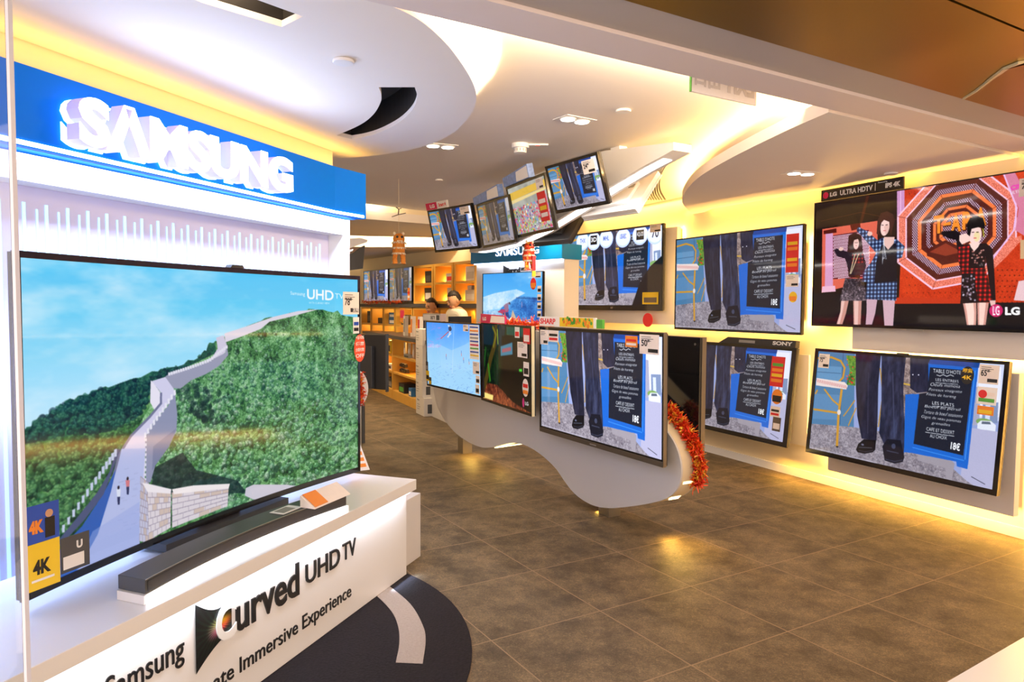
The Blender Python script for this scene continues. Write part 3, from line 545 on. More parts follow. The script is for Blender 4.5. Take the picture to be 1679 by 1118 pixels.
def pic_snow():
    w, h = 380, 214; c = Canvas(w, h, [(148, 368), (795, 375), (790, 1118), (175, 1010)]); yy = np.linspace(0, 1, h)[:, None, None]
    c.a = (np.array([52, 142, 240]) * (1 - np.clip(yy * 1.6, 0, 1)) + np.array([146, 206, 246]) * np.clip(yy * 1.6, 0, 1)) / 255. + np.zeros((h, w, 3)); m = np.clip(fbm(h, w, 50, 4, 2) - .35, 0, 1)[..., None] * .5; c.a = c.a * (1 - m) + m * np.array([.75, .88, 1.])
    c.poly([(100, 640), (300, 600), (450, 660), (620, 590), (700, 540), (860, 500), (860, 1200), (100, 1200)], (158, 206, 240), .65)
    for _ in range(130):
        x = random.uniform(160, 780); y = random.uniform(800, 1100); c.line([(x, y), (x + random.uniform(8, 30), y + random.uniform(-14, 14))], 1.1, (104, 150, 216), .55)
    for x in (350, 430, 530, 640): c.line([(x, 1030), (x - 20, 1060), (x + 5, 1100), (x + 60, 1080)], 2, (84, 130, 215), .7)
    c.line([(410, 395), (450, 420), (430, 470), (410, 520)], 5, (210, 226, 244)); c.oval((432, 430), 12, 8, (38, 52, 96)); c.line([(415, 460), (370, 500), (322, 540)], 3, (206, 60, 60)); c.line([(445, 480), (400, 520)], 4, (200, 214, 238))
    for x, y, a, b in ((386, 730, (210, 60, 70), (40, 90, 190)), (565, 690, (30, 90, 190), (220, 90, 80)), (590, 760, (210, 60, 60), (40, 80, 180)), (655, 775, (40, 130, 210), (210, 120, 100))): c.line([(x, y - 26), (x, y)], 2.6, a); c.line([(x, y), (x + 2, y + 26)], 2.6, b)
    c.line([(480, 380), (455, 900)], 3, (214, 226, 250), .5)
    for _ in range(26): x = random.uniform(165, 320); y = random.uniform(385, 650); c.line([(x, y), (x + random.uniform(-30, 50), y + random.uniform(-25, 25))], 1.6, (216, 120, 216), .5)
    c.text('CURVED UHD', [(165, 595), (290, 600), (290, 640), (165, 640)], (240, 200, 240), .02, .6); return c
def pic_jungle():
    w, h = 340, 192; c = Canvas(w, h, [(1050, 245), (1408, 275), (1400, 965), (1040, 815)], (8, 10, 12)); c.a = foliage(h, w, [(3, 8, 8), (6, 22, 16), (14, 46, 22), (36, 84, 26)], 26) * .8
    c.poly([(1050, 245), (1220, 258), (1200, 420), (1050, 400)], (10, 44, 66), .7); c.poly([(1190, 340), (1410, 300), (1400, 970), (1170, 880)], (10, 8, 8), .85); c.poly([(1040, 690), (1150, 720), (1260, 860), (1400, 965), (1040, 830)], tex=foliage(h, w, [(40, 14, 10), (110, 46, 30), (190, 110, 60)], 6))
    c.line([(1150, 262), (1140, 400), (1105, 520), (1080, 640), (1060, 720)], 22, (74, 60, 22)); c.line([(1128, 270), (1150, 330), (1130, 420)], 9, (120, 110, 30)); c.line([(1160, 290), (1162, 400)], 5, (150, 170, 40)); c.line([(1090, 560), (1100, 680)], 12, (60, 130, 30), .8); c.line([(1075, 430), (1060, 560)], 12, (30, 90, 30), .8)
    c.poly([(1180, 420), (1265, 390), (1265, 485), (1180, 495)], (70, 140, 170), .9); c.poly([(1190, 440), (1255, 425), (1255, 455), (1190, 470)], (190, 80, 90), .8); c.poly([(1225, 265), (1350, 280), (1345, 350), (1225, 330)], (20, 110, 96), .6); c.poly([(1310, 600), (1332, 600), (1332, 625), (1310, 620)], (70, 214, 60)); c.poly([(1050, 770), (1120, 800), (1115, 840), (1045, 812)], (250, 226, 130))
    c.blur(2); c.oval((1337, 870), 6, 11, (180, 30, 100)); c.text('LG', [(1350, 862), (1374, 868), (1374, 898), (1350, 890)], (240, 240, 240), .03); return c
def pic_surf():
    w, h = 330, 186; c = Canvas(w, h, [(205, 410), (848, 378), (848, 935), (210, 905)]); yy = np.linspace(0, 1, h)[:, None, None]; c.a = (np.array([52, 156, 236]) * (1 - yy) + np.array([130, 206, 246]) * yy) / 255. + np.zeros((h, w, 3))
    m = np.clip(fbm(h, w, 70, 4, 2) * 2 - 1, 0, 1)[..., None]; c.a = c.a * (1 - m * .6) + m * .6
    c.poly([(480, 640), (620, 630), (850, 655), (850, 960), (480, 930), (330, 860), (420, 720)], tex=foliage(h, w, [(8, 58, 130), (22, 92, 178), (60, 140, 214), (120, 190, 236)], 30)); c.poly([(205, 640), (330, 600), (560, 560), (660, 600), (560, 650), (480, 700), (380, 760), (205, 780)], tex=foliage(h, w, [(150, 205, 240), (200, 228, 246), (240, 248, 252)], 16), alpha=.85); c.poly([(205, 780), (360, 770), (500, 870), (520, 940), (205, 910)], tex=foliage(h, w, [(60, 130, 200), (150, 196, 232), (222, 238, 250)], 14))
    c.line([(560, 648), (700, 655), (840, 662)], 2, (20, 50, 110)); c.poly([(360, 790), (400, 765), (480, 760), (476, 790), (400, 805)], (176, 60, 100)); c.oval((455, 745), 12, 14, (150, 110, 140)); c.oval((486, 706), 5, 5, (60, 40, 50)); c.line([(430, 730), (470, 705), (486, 715)], 5, (150, 120, 150)); c.poly([(400, 805), (476, 795), (490, 860), (440, 830)], (40, 40, 90), .7)
    c.line([(622, 690), (622, 745)], 2, (230, 190, 210)); c.poly([(497, 890), (522, 770), (560, 850), (568, 895)], (200, 176, 150)); c.blur(2); c.text('UHD', [(690, 430), (745, 425), (745, 445), (690, 448)], (230, 245, 255)); return c
def pic_crowd():
    w, h = 240, 135; c = Canvas(w, h, None, (150, 162, 178)); c.a[:] = fbm(h, w, 40, 3)[..., None] * .3 + np.array([.50, .52, .50])
    c.poly([(0, 14), (240, 8), (240, 26), (0, 36)], (226, 184, 70), raw=True); c.poly([(0, 36), (240, 28), (240, 34), (0, 46)], (236, 214, 150), raw=True); c.text('BRAND', [(10, 62), (90, 50), (90, 66), (10, 78)], (120, 160, 214), .03) if False else None  # yellow bands are warm cove reflections painted into the picture
    for _ in range(520):
        x = random.uniform(0, 240); y = random.uniform(58, 134); c.oval((x, y), random.uniform(1.5, 5), random.uniform(1.5, 4.5), random.choice([(230, 60, 110), (240, 190, 60), (90, 170, 220), (230, 120, 160), (120, 190, 90), (240, 240, 235), (60, 60, 90), (200, 60, 50), (150, 110, 200)]), .85, raw=True)
    c.poly([(190, 50), (232, 46), (232, 112), (190, 116)], (236, 130, 150), .7, raw=True); return c
def emblem_canvas(w=90, h=110):
    c = Canvas(w, h, None, (16, 16, 20)); yy, xx = np.mgrid[0:h, 0:w]; cx, cy = w * .66, h * .52; an = np.arctan2(yy - cy, xx - cx); r = np.hypot(xx - cx, yy - cy); f = np.clip(1 - r / (w * .42), 0, 1) ** 1.3
    hue = (an / (2 * np.pi) + .5); col = np.stack([.5 + .5 * np.cos(2 * np.pi * (hue + k)) for k in (.45, .75, .1)], -1); ray_ = .72 + .28 * np.sin(an * 26); c.a += (np.array([1., .35, .02]) * .75 + col * .5) * np.clip(f * 1.9, 0, 1)[..., None] * ray_[..., None]
    g = np.clip(1 - r / (w * 1.0), 0, 1) * (np.sin(an * 26) > .2) * .22; c.a += g[..., None] * np.array([.2, .8, .5]); c.a = np.clip(c.a, 0, 1); return c

# ------------------------------------------------------------------ setting
WALLR = Plane((3.26, 4.45), 180 - 25.4)         # right wall seen from its left
def wp(Y): return 3.26 - .4748 * (Y - 4.45)
struct('floor', MB().add([(-9, -.3, 0), (6, -.3, 0), (6, 19, 0), (-9, 19, 0)], [(0, 1, 2, 3)]), 'floor_tiles')
H_W = 3.1
struct('wall_right', MB().prism([(wp(.5), .5), (wp(9.6), 9.6), (wp(9.6) + .15, 9.68), (wp(.5) + .15, .57)], 0, H_W), 'wall_paint')
struct('wall_behind_cabinets', MB().prism([(.75, 9.45), (.20, 9.50), (-3.0, 14.2), (-2.9, 14.3), (.9, 9.6)], 0, H_W), 'wall_paint')
struct('wall_back', MB().box((-9, 14.3, 0), (-2.8, 14.4, H_W)), 'wall_paint')
struct('wall_left', MB().box((-7.1, 3.5, 0), (-7.0, 14.3, H_W)), 'wall_paint')
struct('baseboard_right', MB().prism([(wp(1.0) - .02, 1.0), (wp(9.3) - .02, 9.3), (wp(9.3), 9.3), (wp(1.0), 1.0)], 0.001, .07), 'white_lacquer')
# main ceiling, stepping up in lit coves towards the back
ZM = 2.62; ZD = 2.42
edge_pts = [onZ(*p, ZM)[:2] for p in ((440, 320), (520, 326), (600, 334), (650, 340), (700, 347), (760, 352), (830, 352))]
outer = [(-7, 2.1), (6, 5.8), (6, 10.2), (1.4, 10.2)] + [edge_pts[-1]] + edge_pts[::-1][1:] + [(-7, edge_pts[0][1] - .6)]
struct('ceiling', flat_shape([(-7, .2), (2.0, 3.3), (6, 5.8), (6, 10.2), (1.4, 10.2)] + edge_pts[::-1] + [(-7, edge_pts[0][1] - .6)], [], ZM, ZM + .08), 'ceiling_paint')
struct('ceiling_upper', MB().box((-9, 6.0, 2.98), (7, 15, 3.05)), 'ceiling_paint')
def band(name, front, back, z, zt):
    f = [onZ(*p, z)[:2] for p in front]; b = [onZ(*p, z)[:2] for p in back]; struct(name, MB().prism(f + b[::-1], z, zt), 'ceiling_paint')
    return f
f2 = band('ceiling_step', [(400, 335), (520, 350), (601, 359), (700, 367), (800, 372)], [(400, 380), (520, 384), (601, 387), (700, 389), (800, 391)], 2.46, 2.56)
struct('trim_1', MB().prism([(x, y + .02) for x, y in f2] + [(x, y + .06) for x, y in f2[::-1]], 2.561, 2.97), 'wall_paint')
f3 = band('ceiling_rear', [(400, 400), (520, 403), (601, 405), (700, 405), (800, 405)], [(400, 424), (520, 425), (601, 426), (700, 427), (800, 428)], 2.36, 2.44)
struct('trim_2', MB().prism([(x, y + .02) for x, y in f3] + [(x, y + .06) for x, y in f3[::-1]], 2.441, 2.97), 'wall_paint')
# round dropped ceiling over the big display, with two dark slots
disc_px = [(618, 0), (683, 30), (729, 69), (759, 107), (776, 137), (781, 160), (772.5, 187), (744, 217), (706, 236), (652, 250), (595, 257), (538, 260)]
disc = spline([onZ(*p, ZD)[:2] for p in disc_px], 6)
BACK = Plane((-1.13, 4.5), 19.8)
# end of the disc panel runs along the display wall
dl = [BACK.pt(-.02, 0, .005)[:2], BACK.pt(-3.6, 0, .005)[:2]]
a0 = onZ(618, 0, ZD); disc_poly = [(-2.9, 1.6), (-.95, 1.95)] + disc + dl
slot2_o = [onZ(*p, ZD)[:2] for p in [(680, 143), (684, 160), (676, 180), (655, 200), (625, 216), (600, 224), (577, 228)]]
slot2_i = [onZ(*p, ZD)[:2] for p in [(552, 222), (590, 205), (612, 188), (624, 168), (625, 155), (621, 143)]]
slot1 = [onZ(*p, ZD)[:2] for p in [(497, 27), (462, 44), (330, 4), (250, -30), (300, -50), (400, -8)]]
struct('ceiling_disc', flat_shape(disc_poly, [spline(slot2_o, 4) + spline(slot2_i, 4), slot1], ZD, ZD + .022), 'ceiling_paint')
rim_ = disc; cen = np.mean(np.array(rim_), 0)
rin = [tuple(np.array(p) + (cen - np.array(p)) / np.linalg.norm(cen - np.array(p)) * .02) for p in rim_]
struct('trim_6', MB().prism(list(rim_) + rin[::-1], ZD + .0225, ZD + .075), 'ceiling_paint')
def slot_liner(name, poly):
    c = np.mean(np.array(poly), 0); q = [tuple(c + (np.array(p) - c) * 1.03) for p in poly]; n = len(q)
    mb = MB(); mb.add([(x, y, ZD + .023) for x, y in q] + [(x, y, ZD + .17) for x, y in q], [(i, (i + 1) % n, n + (i + 1) % n, n + i) for i in range(n)] + [tuple(range(n, 2 * n))]); struct(name, mb, 'slot_black')
slot_liner('trim_3', spline(slot2_o, 4) + spline(slot2_i, 4)); slot_liner('trim_4', slot1)
# dropped panel along the right wall
pan_px = [(1358.6, 183.8), (1283.6, 217), (1192, 262.6), (1142.8, 293), (1122, 318), (1120, 335), (1139, 354)]
pan = spline([onZ(*p, ZD)[:2] for p in pan_px], 6)
wall_off = lambda Y, o=.10: (wp(Y) - o, Y)
pan_poly = pan + [wall_off(7.0), wall_off(4.0), wall_off(2.2), (3.3, 1.8), (1.9, 3.75 - .0)]
pan_poly = [p for p in pan_poly[:-2]] + [(wp(2.6) - .1, 2.9)]
pan_poly = pan + [wall_off(7.0), wall_off(5.6), (wp(5.2) - .1, 5.2)] + [onZ(1690, 262, ZD)[:2]]
struct('ceiling_panel_right', flat_shape(pan_poly, [], ZD, ZD + .07), 'ceiling_paint')
# shopfront beam: v runs into the shop
U59 = np.array([math.sin(R(59)), math.cos(R(59))]); V59 = np.array([-math.cos(R(59)), math.sin(R(59))])
def uv(u, v): p = U59 * u + V59 * v; return (float(p[0]), float(p[1]))
def strip(name, v0, v1, z0, z1, m, u0=-6, u1=9):
    return struct(name, MB().prism([uv(u0, v0), uv(u1, v0), uv(u1, v1), uv(u0, v1)], z0, z1), m)
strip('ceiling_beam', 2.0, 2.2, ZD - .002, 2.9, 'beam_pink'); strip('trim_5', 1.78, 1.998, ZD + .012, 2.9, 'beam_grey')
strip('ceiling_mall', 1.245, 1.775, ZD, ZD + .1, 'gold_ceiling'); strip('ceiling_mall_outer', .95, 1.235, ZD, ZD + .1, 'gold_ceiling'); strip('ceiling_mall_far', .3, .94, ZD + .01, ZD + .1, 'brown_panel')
# raised bright crescent imitating a reflected highlight on the mall ceiling
glint_arc = [onZ(*p, ZD - .003)[:2] for p in ((1579, 161), (1600, 148), (1625, 128), (1650, 110), (1679, 99), (1720, 92))]
wd = [.004, .006, .012, .022, .035, .05]
struct('trim_7', MB().prism([(x - .3 * w, y + w * .5) for (x, y), w in zip(glint_arc, wd)] + [(x + .3 * w, y - w * .5) for (x, y), w in list(zip(glint_arc, wd))[::-1]], ZD - .012, ZD - .001), 'pale_gold')
# low white sill at the near right corner
sl = [onZ(1573, 1118)[:2], onZ(1679, 1055)[:2]]; d = np.array(sl[1]) - np.array(sl[0]); d /= np.linalg.norm(d); nn = np.array([d[1], -d[0]])
q = [tuple(np.array(sl[0]) - d * 1.5), tuple(np.array(sl[0]) + d * 3), tuple(np.array(sl[0]) + d * 3 + nn * .5), tuple(np.array(sl[0]) - d * 1.5 + nn * .5)]
struct('trim_8', MB().prism(q, 0.001, .03), 'white_lacquer')
# glass screen at the near left
gx = onY(23, 559, 1.3)
struct('trim_12', MB().box((gx[0] + .0005, 1.3, 0), (gx[0] + .006, 1.312, 2.42)), 'edge_glint')  # opaque pale strip, its colour standing in for light caught in the pane edge
g = tag(MB().box((gx[0] - .9, 1.3, .0), (gx[0], 1.312, 2.42)).build('window_1', 'glass'), 'clear glass shopfront pane at the left edge', None, None, 'structure')

# ------------------------------------------------------------------ display wall of the big curved set
SIGN = Plane((-.92, 4.5), 19.5)
bw = MB(); bw.prism([BACK.pt(0, 0, 0)[:2], BACK.pt(-4.2, 0, 0)[:2], BACK.pt(-4.2, 0, -.12)[:2], BACK.pt(0, 0, -.12)[:2]], 0, 2.6); struct('wall_display', bw, 'wall_paint')
def pbox(mb, P, s0, s1, o0, o1, z0, z1): return mb.prism([P.pt(s0, 0, o0)[:2], P.pt(s1, 0, o0)[:2], P.pt(s1, 0, o1)[:2], P.pt(s0, 0, o1)[:2]], z0, z1)
mb = MB(); pbox(mb, BACK, -4, -.005, .001, .012, .4, 1.99); struct('trim_9', mb, 'lavender_panel')
mb = MB(); pbox(mb, BACK, -4, 0, .013, .12, 1.89, 1.985); pbox(mb, BACK, -.07, 0, .013, .12, .0, 1.889); struct('trim_10', mb, 'white_lacquer')
mb = MB()
for k in range(42):
    s = -.16 - k * .087
    pbox(mb, BACK, s - .009, s + .002, .0125, .016, .45, 1.83); pbox(mb, BACK, s - .044, s - .038, .0125, .016, .45, 1.81)
struct('trim_11', mb, 'cyan_slot')
sg = empty('shop_sign', (*SIGN.p0[:2], 1.99), 'long blue sign box with glowing white raised letters above the large curved television', 'sign', SIGN.yaw)
sb = SIGN.hit(548.6, 276)[0]; e0 = SIGN.pt(sb, 0); Q = Plane(e0[:2], 28.)
se = Q.hit(600, 290)[0]; loc = lambda p: (float((np.array(p[:2]) - SIGN.p0[:2]) @ SIGN.r[:2]), float(-(np.array(p[:2]) - SIGN.p0[:2]) @ SIGN.n[:2]))
ep = loc(Q.pt(se, 0)); zt = .275
MB().prism([(-4, 0), (sb, 0), ep, (ep[0], .195), (-4, .195)], 0, zt).build('sign_body', 'sign_blue', sg, bevel=.002)
MB().prism([(-4, -.004), (sb, -.004), (ep[0] - .03, ep[1] - .004), (ep[0] - .03, ep[1]), (sb, 0), (-4, 0)], .004, .019).build('light_strip', 'led_cool', sg)
l0 = SIGN.hit(131, 200, .10); l1 = SIGN.hit(481, 290, .10); zc = SIGN.hit(150, 153, .1)[1]; zb = SIGN.hit(175, 243, .1)[1]

tx, tw = l0[0], l1[0] - l0[0]; zb_ = .030; th = .182
_halo = MB().text('SΛMSUNG', tx, zb_, tw, th, -.004, .006, .058).build('letter_halo', 'letter_halo', sg)
_side = MB().text('SΛMSUNG', tx, zb_, tw, th, -.035, .06, .040).build('letter_returns', 'letter_side', sg)
_face = MB().text('SΛMSUNG', tx, zb_, tw, th, -.0955, .004, .046).build('lettering', 'letter_face', sg); tag(_face, 'glowing white raised letters')
# lights of the sign
area('sign_letters_light', SIGN.pt(tx + tw / 2, 2.13, .16), (tw, .15), 4, COOL, tuple(SIGN.n + np.array([0, 0, .25])), tuple(SIGN.r))
area('sign_under_strip', SIGN.pt(-1.5, 1.985, -.03), (3.4, .04), 34, COOL, tuple(np.array([0, 0, -1.]) - SIGN.n * .6), tuple(SIGN.r))
area('sign_top_strip', SIGN.pt(-1.7, 2.30, -.13), (3.6, .05), 5.5, (1.0, .52, .06), tuple(np.array([0, 0, 1.]) + SIGN.n * .25), tuple(SIGN.r))

# ------------------------------------------------------------------ counter under it
CP = Plane((-.54, 3.77), 19.7)
ct = empty('display_counter', CP.pt(0, 0), 'long low white counter lit from under its top, carrying the large curved television', 'counter', CP.yaw)
s_top = CP.hit(678, 783, .03)[0]
MB().box((-4.2, -.03, .475), (.01, .62, .53)).build('countertop', 'white_lacquer', ct, bevel=.002)
MB().box((-4.2, .02, .0125), (-.01, .58, .474)).build('body', 'white_lacquer', ct, bevel=.001)
MB().box((-4.2, -.012, .464), (-.03, .012, .4745)).build('light_strip', 'led_cool', ct)
MB().box((-4.2, .03, .0095), (-.02, .56, .012)).build('kick_strip', 'print_black', ct)
for t_, x_, z_, w_, h_, e_, b_ in [('urved', -1.317, .262, .371, .138, .006, .018), ('UHD', -.900, .285, .252, .085, .006, .008), ('TV', -.624, .292, .108, .078, .006, .0), ('The Ultimate Immersive Experience', -.555 - .736 * 1.66, .086, .736 * 1.66, .077, .004, .002), ('Samsung', -1.86, .262, .299, .104, .004, .006)]:
    MB().text(t_, x_, z_, w_, h_, .02, e_, b_).build('lettering', 'print_black', ct)
# emblem: dark curved plate with rainbow C
ex0 = -1.515; ex1 = -1.343; emb = emblem_canvas(); me = screen_mesh(emb, 1, 1); me.materials.clear(); me.materials.append(MATS['emblem_rainbow'])
co = np.empty(len(me.vertices) * 3); me.vertices.foreach_get('co', co); co = co.reshape(-1, 3); u = co[:, 0] + .5; v = co[:, 2]
bot = .207 + .078 * (1 - (1 - u) ** 1.7); top = .449 - .050 * u - .028 * np.sin(u * math.pi); co2 = np.c_[ex0 + u * (ex1 - ex0), np.full(len(u), .013), bot + v * (top - bot)]; me.vertices.foreach_set('co', co2.ravel())
eo = bpy.data.objects.new('emblem', me); COL.objects.link(eo); eo.parent = ct; tag(eo, 'dark swept emblem with a rainbow glow')
MB().text('C', -1.424, .264, .100, .137, .012, .005, .035).build('emblem_letter', 'print_white', ct)
area('counter_under_strip', CP.pt(-1.6, .462, .018), (3.1, .016), 4.5, (.80, .88, 1.), tuple(np.array([0, 0, -1.]) - CP.n * .25), tuple(CP.r))
area('counter_end_glow', CP.pt(-.10, .03, .012), (.25, .02), .35, COOL, tuple(CP.n + np.array([0, 0, -.4])), tuple(CP.r))
pl = Plane(onZ(690, 912)[:2], 19.7)
o = tag(MB().box((-.25, .001, 0.001), (0, .35, .375)).build('plinth', 'grey_lacquer', bevel=.003), 'small pale grey plinth box just behind the end of the white counter', 'plinth'); o.location = pl.pt(0, 0); o.rotation_euler.z = pl.rz

# ------------------------------------------------------------------ televisions
GV = {}
def price_tag(par, x, z, w, h, y=-.004, lines=(), name='price_tag', back='paper', brand=None, big=None):
    t = MB().box((x, y - .0015, z), (x + w, y, z + h)).build(name, back, par); m = MB()
    if big: m.text(big, x + w * .1, z + h * .40, w * .42, h * .34, y - .0018, .0006, .02)
    m.box((x + w * .45, y - .0024, z + h * .10), (x + w * .95, y - .0018, z + h * .28))
    for k in range(3): m.box((x + w * .1, y - .0024, z + h * (.86 - k * .1)), (x + w * (.6 + .12 * (k % 2)), y - .0018, z + h * (.885 - k * .1)))
    m.build('print', 'print_black', t); return t
def sticker(par, x, z, w, h, back, cols=('print_white',), y=-.004, round_=False, name='sticker', text=None, tcol='print_white'):
    m = MB()
    if round_: m.disc((x + w / 2, z + h / 2), w / 2, y - .0015, y, 'y', 24, h / 2)
    else: m.box((x, y - .0015, z), (x + w, y, z + h))
    t = m.build(name, back, par)
    if text:
        m = MB(); n = len(text)
        for k, s in enumerate(text): m.text(s, x + w * .12, z + h * (1 - (k + 1) / (n + .6) + .03), w * .76, h / (n + .6) * .62, y - .0018, .0006, .02)
        m.build('lettering', tcol, t)
    else:
        for k, c in enumerate(cols): MB().box((x + w * .1, y - .0022, z + h * (.15 + .7 * k / len(cols))), (x + w * .9, y - .0018, z + h * (.15 + .7 * (k + .6) / len(cols)))).build('print', c, t)
    return t
def tv(label, C, yaw, tilt, w, h, me=None, bez=(.012, .012, .02), depth=.05, sag=0., bm='black_gloss', gain=1., back='black_matte', brand=None, group=None, foot=None, scr_w=1., scr_h=1.):
    a = R(yaw); n = np.array([math.cos(a), -math.sin(a), 0]); up = np.array([0, 0, 1.]) * math.cos(R(tilt)) + n * math.sin(R(tilt)); base = np.array(C) - up * h / 2
    t = empty('television', tuple(base), label, 'television', yaw, tilt, group); bs, bt, bb = bez; nx = 24 if sag else 1; bd = (w, sag) if sag else None
    m = MB(); m.box((-w / 2, -.004, h - bt), (w / 2, .014, h), nx); m.box((-w / 2, -.004, 0), (w / 2, .014, bb), nx); m.box((-w / 2, -.004, bb), (-w / 2 + bs, .014, h - bt)); m.box((w / 2 - bs, -.004, bb), (w / 2, .014, h - bt)); m.build('bezel', bm, t, bend=bd)
    m = MB(); m.box((-w / 2 + .003, .0145, .003), (w / 2 - .003, .032, h - .003), nx); m.box((-w * .36, .0325, h * .08), (w * .36, depth, h * .62), nx); m.build('housing', back, t, bend=bd)
    if me:
        o = bpy.data.objects.new('screen', me); COL.objects.link(o); o.parent = t; o.location = (0, .002, bb); o.scale = ((w - 2 * bs) / scr_w, 1, (h - bt - bb) / scr_h)
    if brand: MB().text(brand, -.02, bb * .3, .04, bb * .4, -.0045, .0006, .02).build('brand_mark', 'silver', t)
    return t
def GT(g_, *a_, **k_): return tv(*a_, group=g_, **k_)
# the large curved set
cw, ch = 1.80, 1.035; me = screen_mesh(pic_wall(), cw - .03, ch - .045, .075)
big = tv('very large curved television showing a long stone wall winding over green hills', (-1.12, 2.9, 1.095), 20.5, .2, cw, ch, None, (.015, .02, .025), .06, .075)
o = bpy.data.objects.new('screen', me); COL.objects.link(o); o.parent = big; o.location = (0, .002, .025)
MB().box((-.35, .03, -.035), (.35, .20, -.006)).build('stand', 'dark_plastic', big); MB().box((-.1, .09, -.02), (.1, .13, .12)).build('stand_neck', 'dark_plastic', big)
m = MB().prism([(.03, ch), (.11, ch), (.10, ch + .012), (.04, ch + .012)], .06, .09, 'y').build('camera_bump', 'black_matte', big)
sy = lambda x: .075 * (1 - (2 * x / cw) ** 2)
price_tag(big, .745, .835, .145, .115, -.007 + sy(.80) * .3, big='78"'); MB().text('28,980', .83, .846, .055, .022, -.0105 + sy(.8) * .3, .0006, .02).build('print', 'print_white', big)
sticker(big, .83, .735, .055, .085, 'paper_white', ('print_black', 'print_blue'), -.006); sticker(big, .83, .585, .105, .145, 'sticker_coral', y=-.012, round_=True, text=['+$10%', '優惠', '分期付款', 'OFF'], name='discount_sticker')
t = MB().box((-.905, -.02, .03), (-.80, -.018, .17)).build('promo_card', 'print_yellow', big); m = MB(); m.text('4K', -.885, .075, .055, .045, -.0205, .001, .04); m.build('lettering', 'print_black', t); MB().box((-.89, -.0215, .055), (-.82, -.0205, .062)).build('print', 'print_white', t)
t = MB().box((-.905, -.02, .171), (-.80, -.018, .285)).build('promo_card', 'print_blue', big); MB().box((-.845, -.0215, .18), (-.815, -.0205, .24)).build('print', 'print_black', t); MB().disc((-.832, .252), .012, -.0215, -.0205, 'y').build('print', 'skin', t); MB().text('4K', -.895, .20, .045, .04, -.0205, .001, .06).build('lettering', 'print_orange', t)
t = MB().box((-.797, -.02, .05), (-.70, -.018, .16)).build('promo_card', 'charcoal', big); MB().box((-.79, -.021, .06), (-.72, -.0202, .10)).build('print', 'print_white', t); MB().text('U', -.745, .115, .02, .025, -.0205, .001, .04).build('lettering', 'print_white', t)
area('tv_rear_blue', BACK.pt(-1.9, .60, .16), (2.6, .05), 5, (.25, .42, 1.), (.25, -.1, -1), tuple(BACK.r))
area('tv_rear_wall', BACK.pt(-1.9, 1.2, .18), (2.8, .4), 13, (.50, .58, 1.), tuple(-BACK.n), tuple(BACK.r))
# soundbar on its lit riser
SBl = onZ(238, 972, .565); SBr = onZ(568, 826, .565); v_ = np.array(SBr[:2]) - np.array(SBl[:2]); Ls = float(np.linalg.norm(v_)); yaw_s = math.degrees(math.atan2(v_[0], v_[1])); mid = (np.array(SBl) + np.array(SBr)) / 2
rs = empty('soundbar_riser', (mid[0], mid[1], .531), 'low glowing white curved riser under the charcoal soundbar', 'riser', yaw_s)
MB().box((-Ls / 2 - .01, -.004, 0), (Ls / 2 + .01, .11, .029), 20).build('block', 'white_lacquer', rs, bend=(Ls, .05)); MB().box((-Ls / 2, -.008, .004), (Ls / 2, -.0045, .026), 20).build('light_strip', 'led_cool', rs, bend=(Ls, .05))
sb_ = empty('soundbar', (mid[0], mid[1], .561), 'long curved charcoal soundbar lying in front of the large curved television', 'soundbar', yaw_s)
MB().box((-Ls / 2, 0, 0), (Ls / 2, .115, .045), 24).build('body', 'charcoal', sb_, bend=(Ls, .05), bevel=.002); MB().box((-Ls / 2 + .01, -.003, .006), (Ls / 2 - .01, -.0005, .038), 24).build('grille', 'dark_plastic', sb_, bend=(Ls, .05)); MB().box((-Ls / 2, -.004, .0445), (Ls / 2, -.001, .0465), 24).build('trim_strip', 'silver', sb_, bend=(Ls, .05))
def lcl(par_yaw, origin, p): rr = np.array([math.sin(R(par_yaw)), math.cos(R(par_yaw))]); d_ = np.array(p[:2]) - np.array(origin[:2]); return float(d_ @ rr), float(d_ @ np.array([-rr[1], rr[0]]))
def on_bar(name, mbuild, s, yl, m, label, cat): 
    o_ = mbuild.build(name, m); q_ = mid[:2] + np.array([math.sin(R(yaw_s)), math.cos(R(yaw_s))]) * s + np.array([-math.cos(R(yaw_s)), math.sin(R(yaw_s))]) * yl; o_.location = (q_[0], q_[1], .608); o_.rotation_euler.z = R(90 - yaw_s); tag(o_, label, cat); return o_
o = on_bar('leaflet', MB().box((-.06, -.03, 0), (.06, .04, .002)), Ls * .22, .085, 'paper_white', 'grey printed leaflet lying flat on the middle of the soundbar', 'leaflet'); MB().box((-.045, -.02, .0021), (.03, .03, .0026)).build('print', 'label_grey', o)
o = on_bar('price_card', MB().prism([(-.02, 0), (.055, 0), (-.02, .05)], -.14, .12, 'y'), Ls * .40, .04, 'paper', 'wedge-shaped price card with orange print on the right end of the soundbar', 'price card'); o.rotation_euler.z = R(-yaw_s)
MB().add([(-.018, -.13, .052), (.05, -.13, .006), (.05, -.04, .006), (-.018, -.04, .052)], [(0, 1, 2, 3)]).build('print', 'print_orange', o)

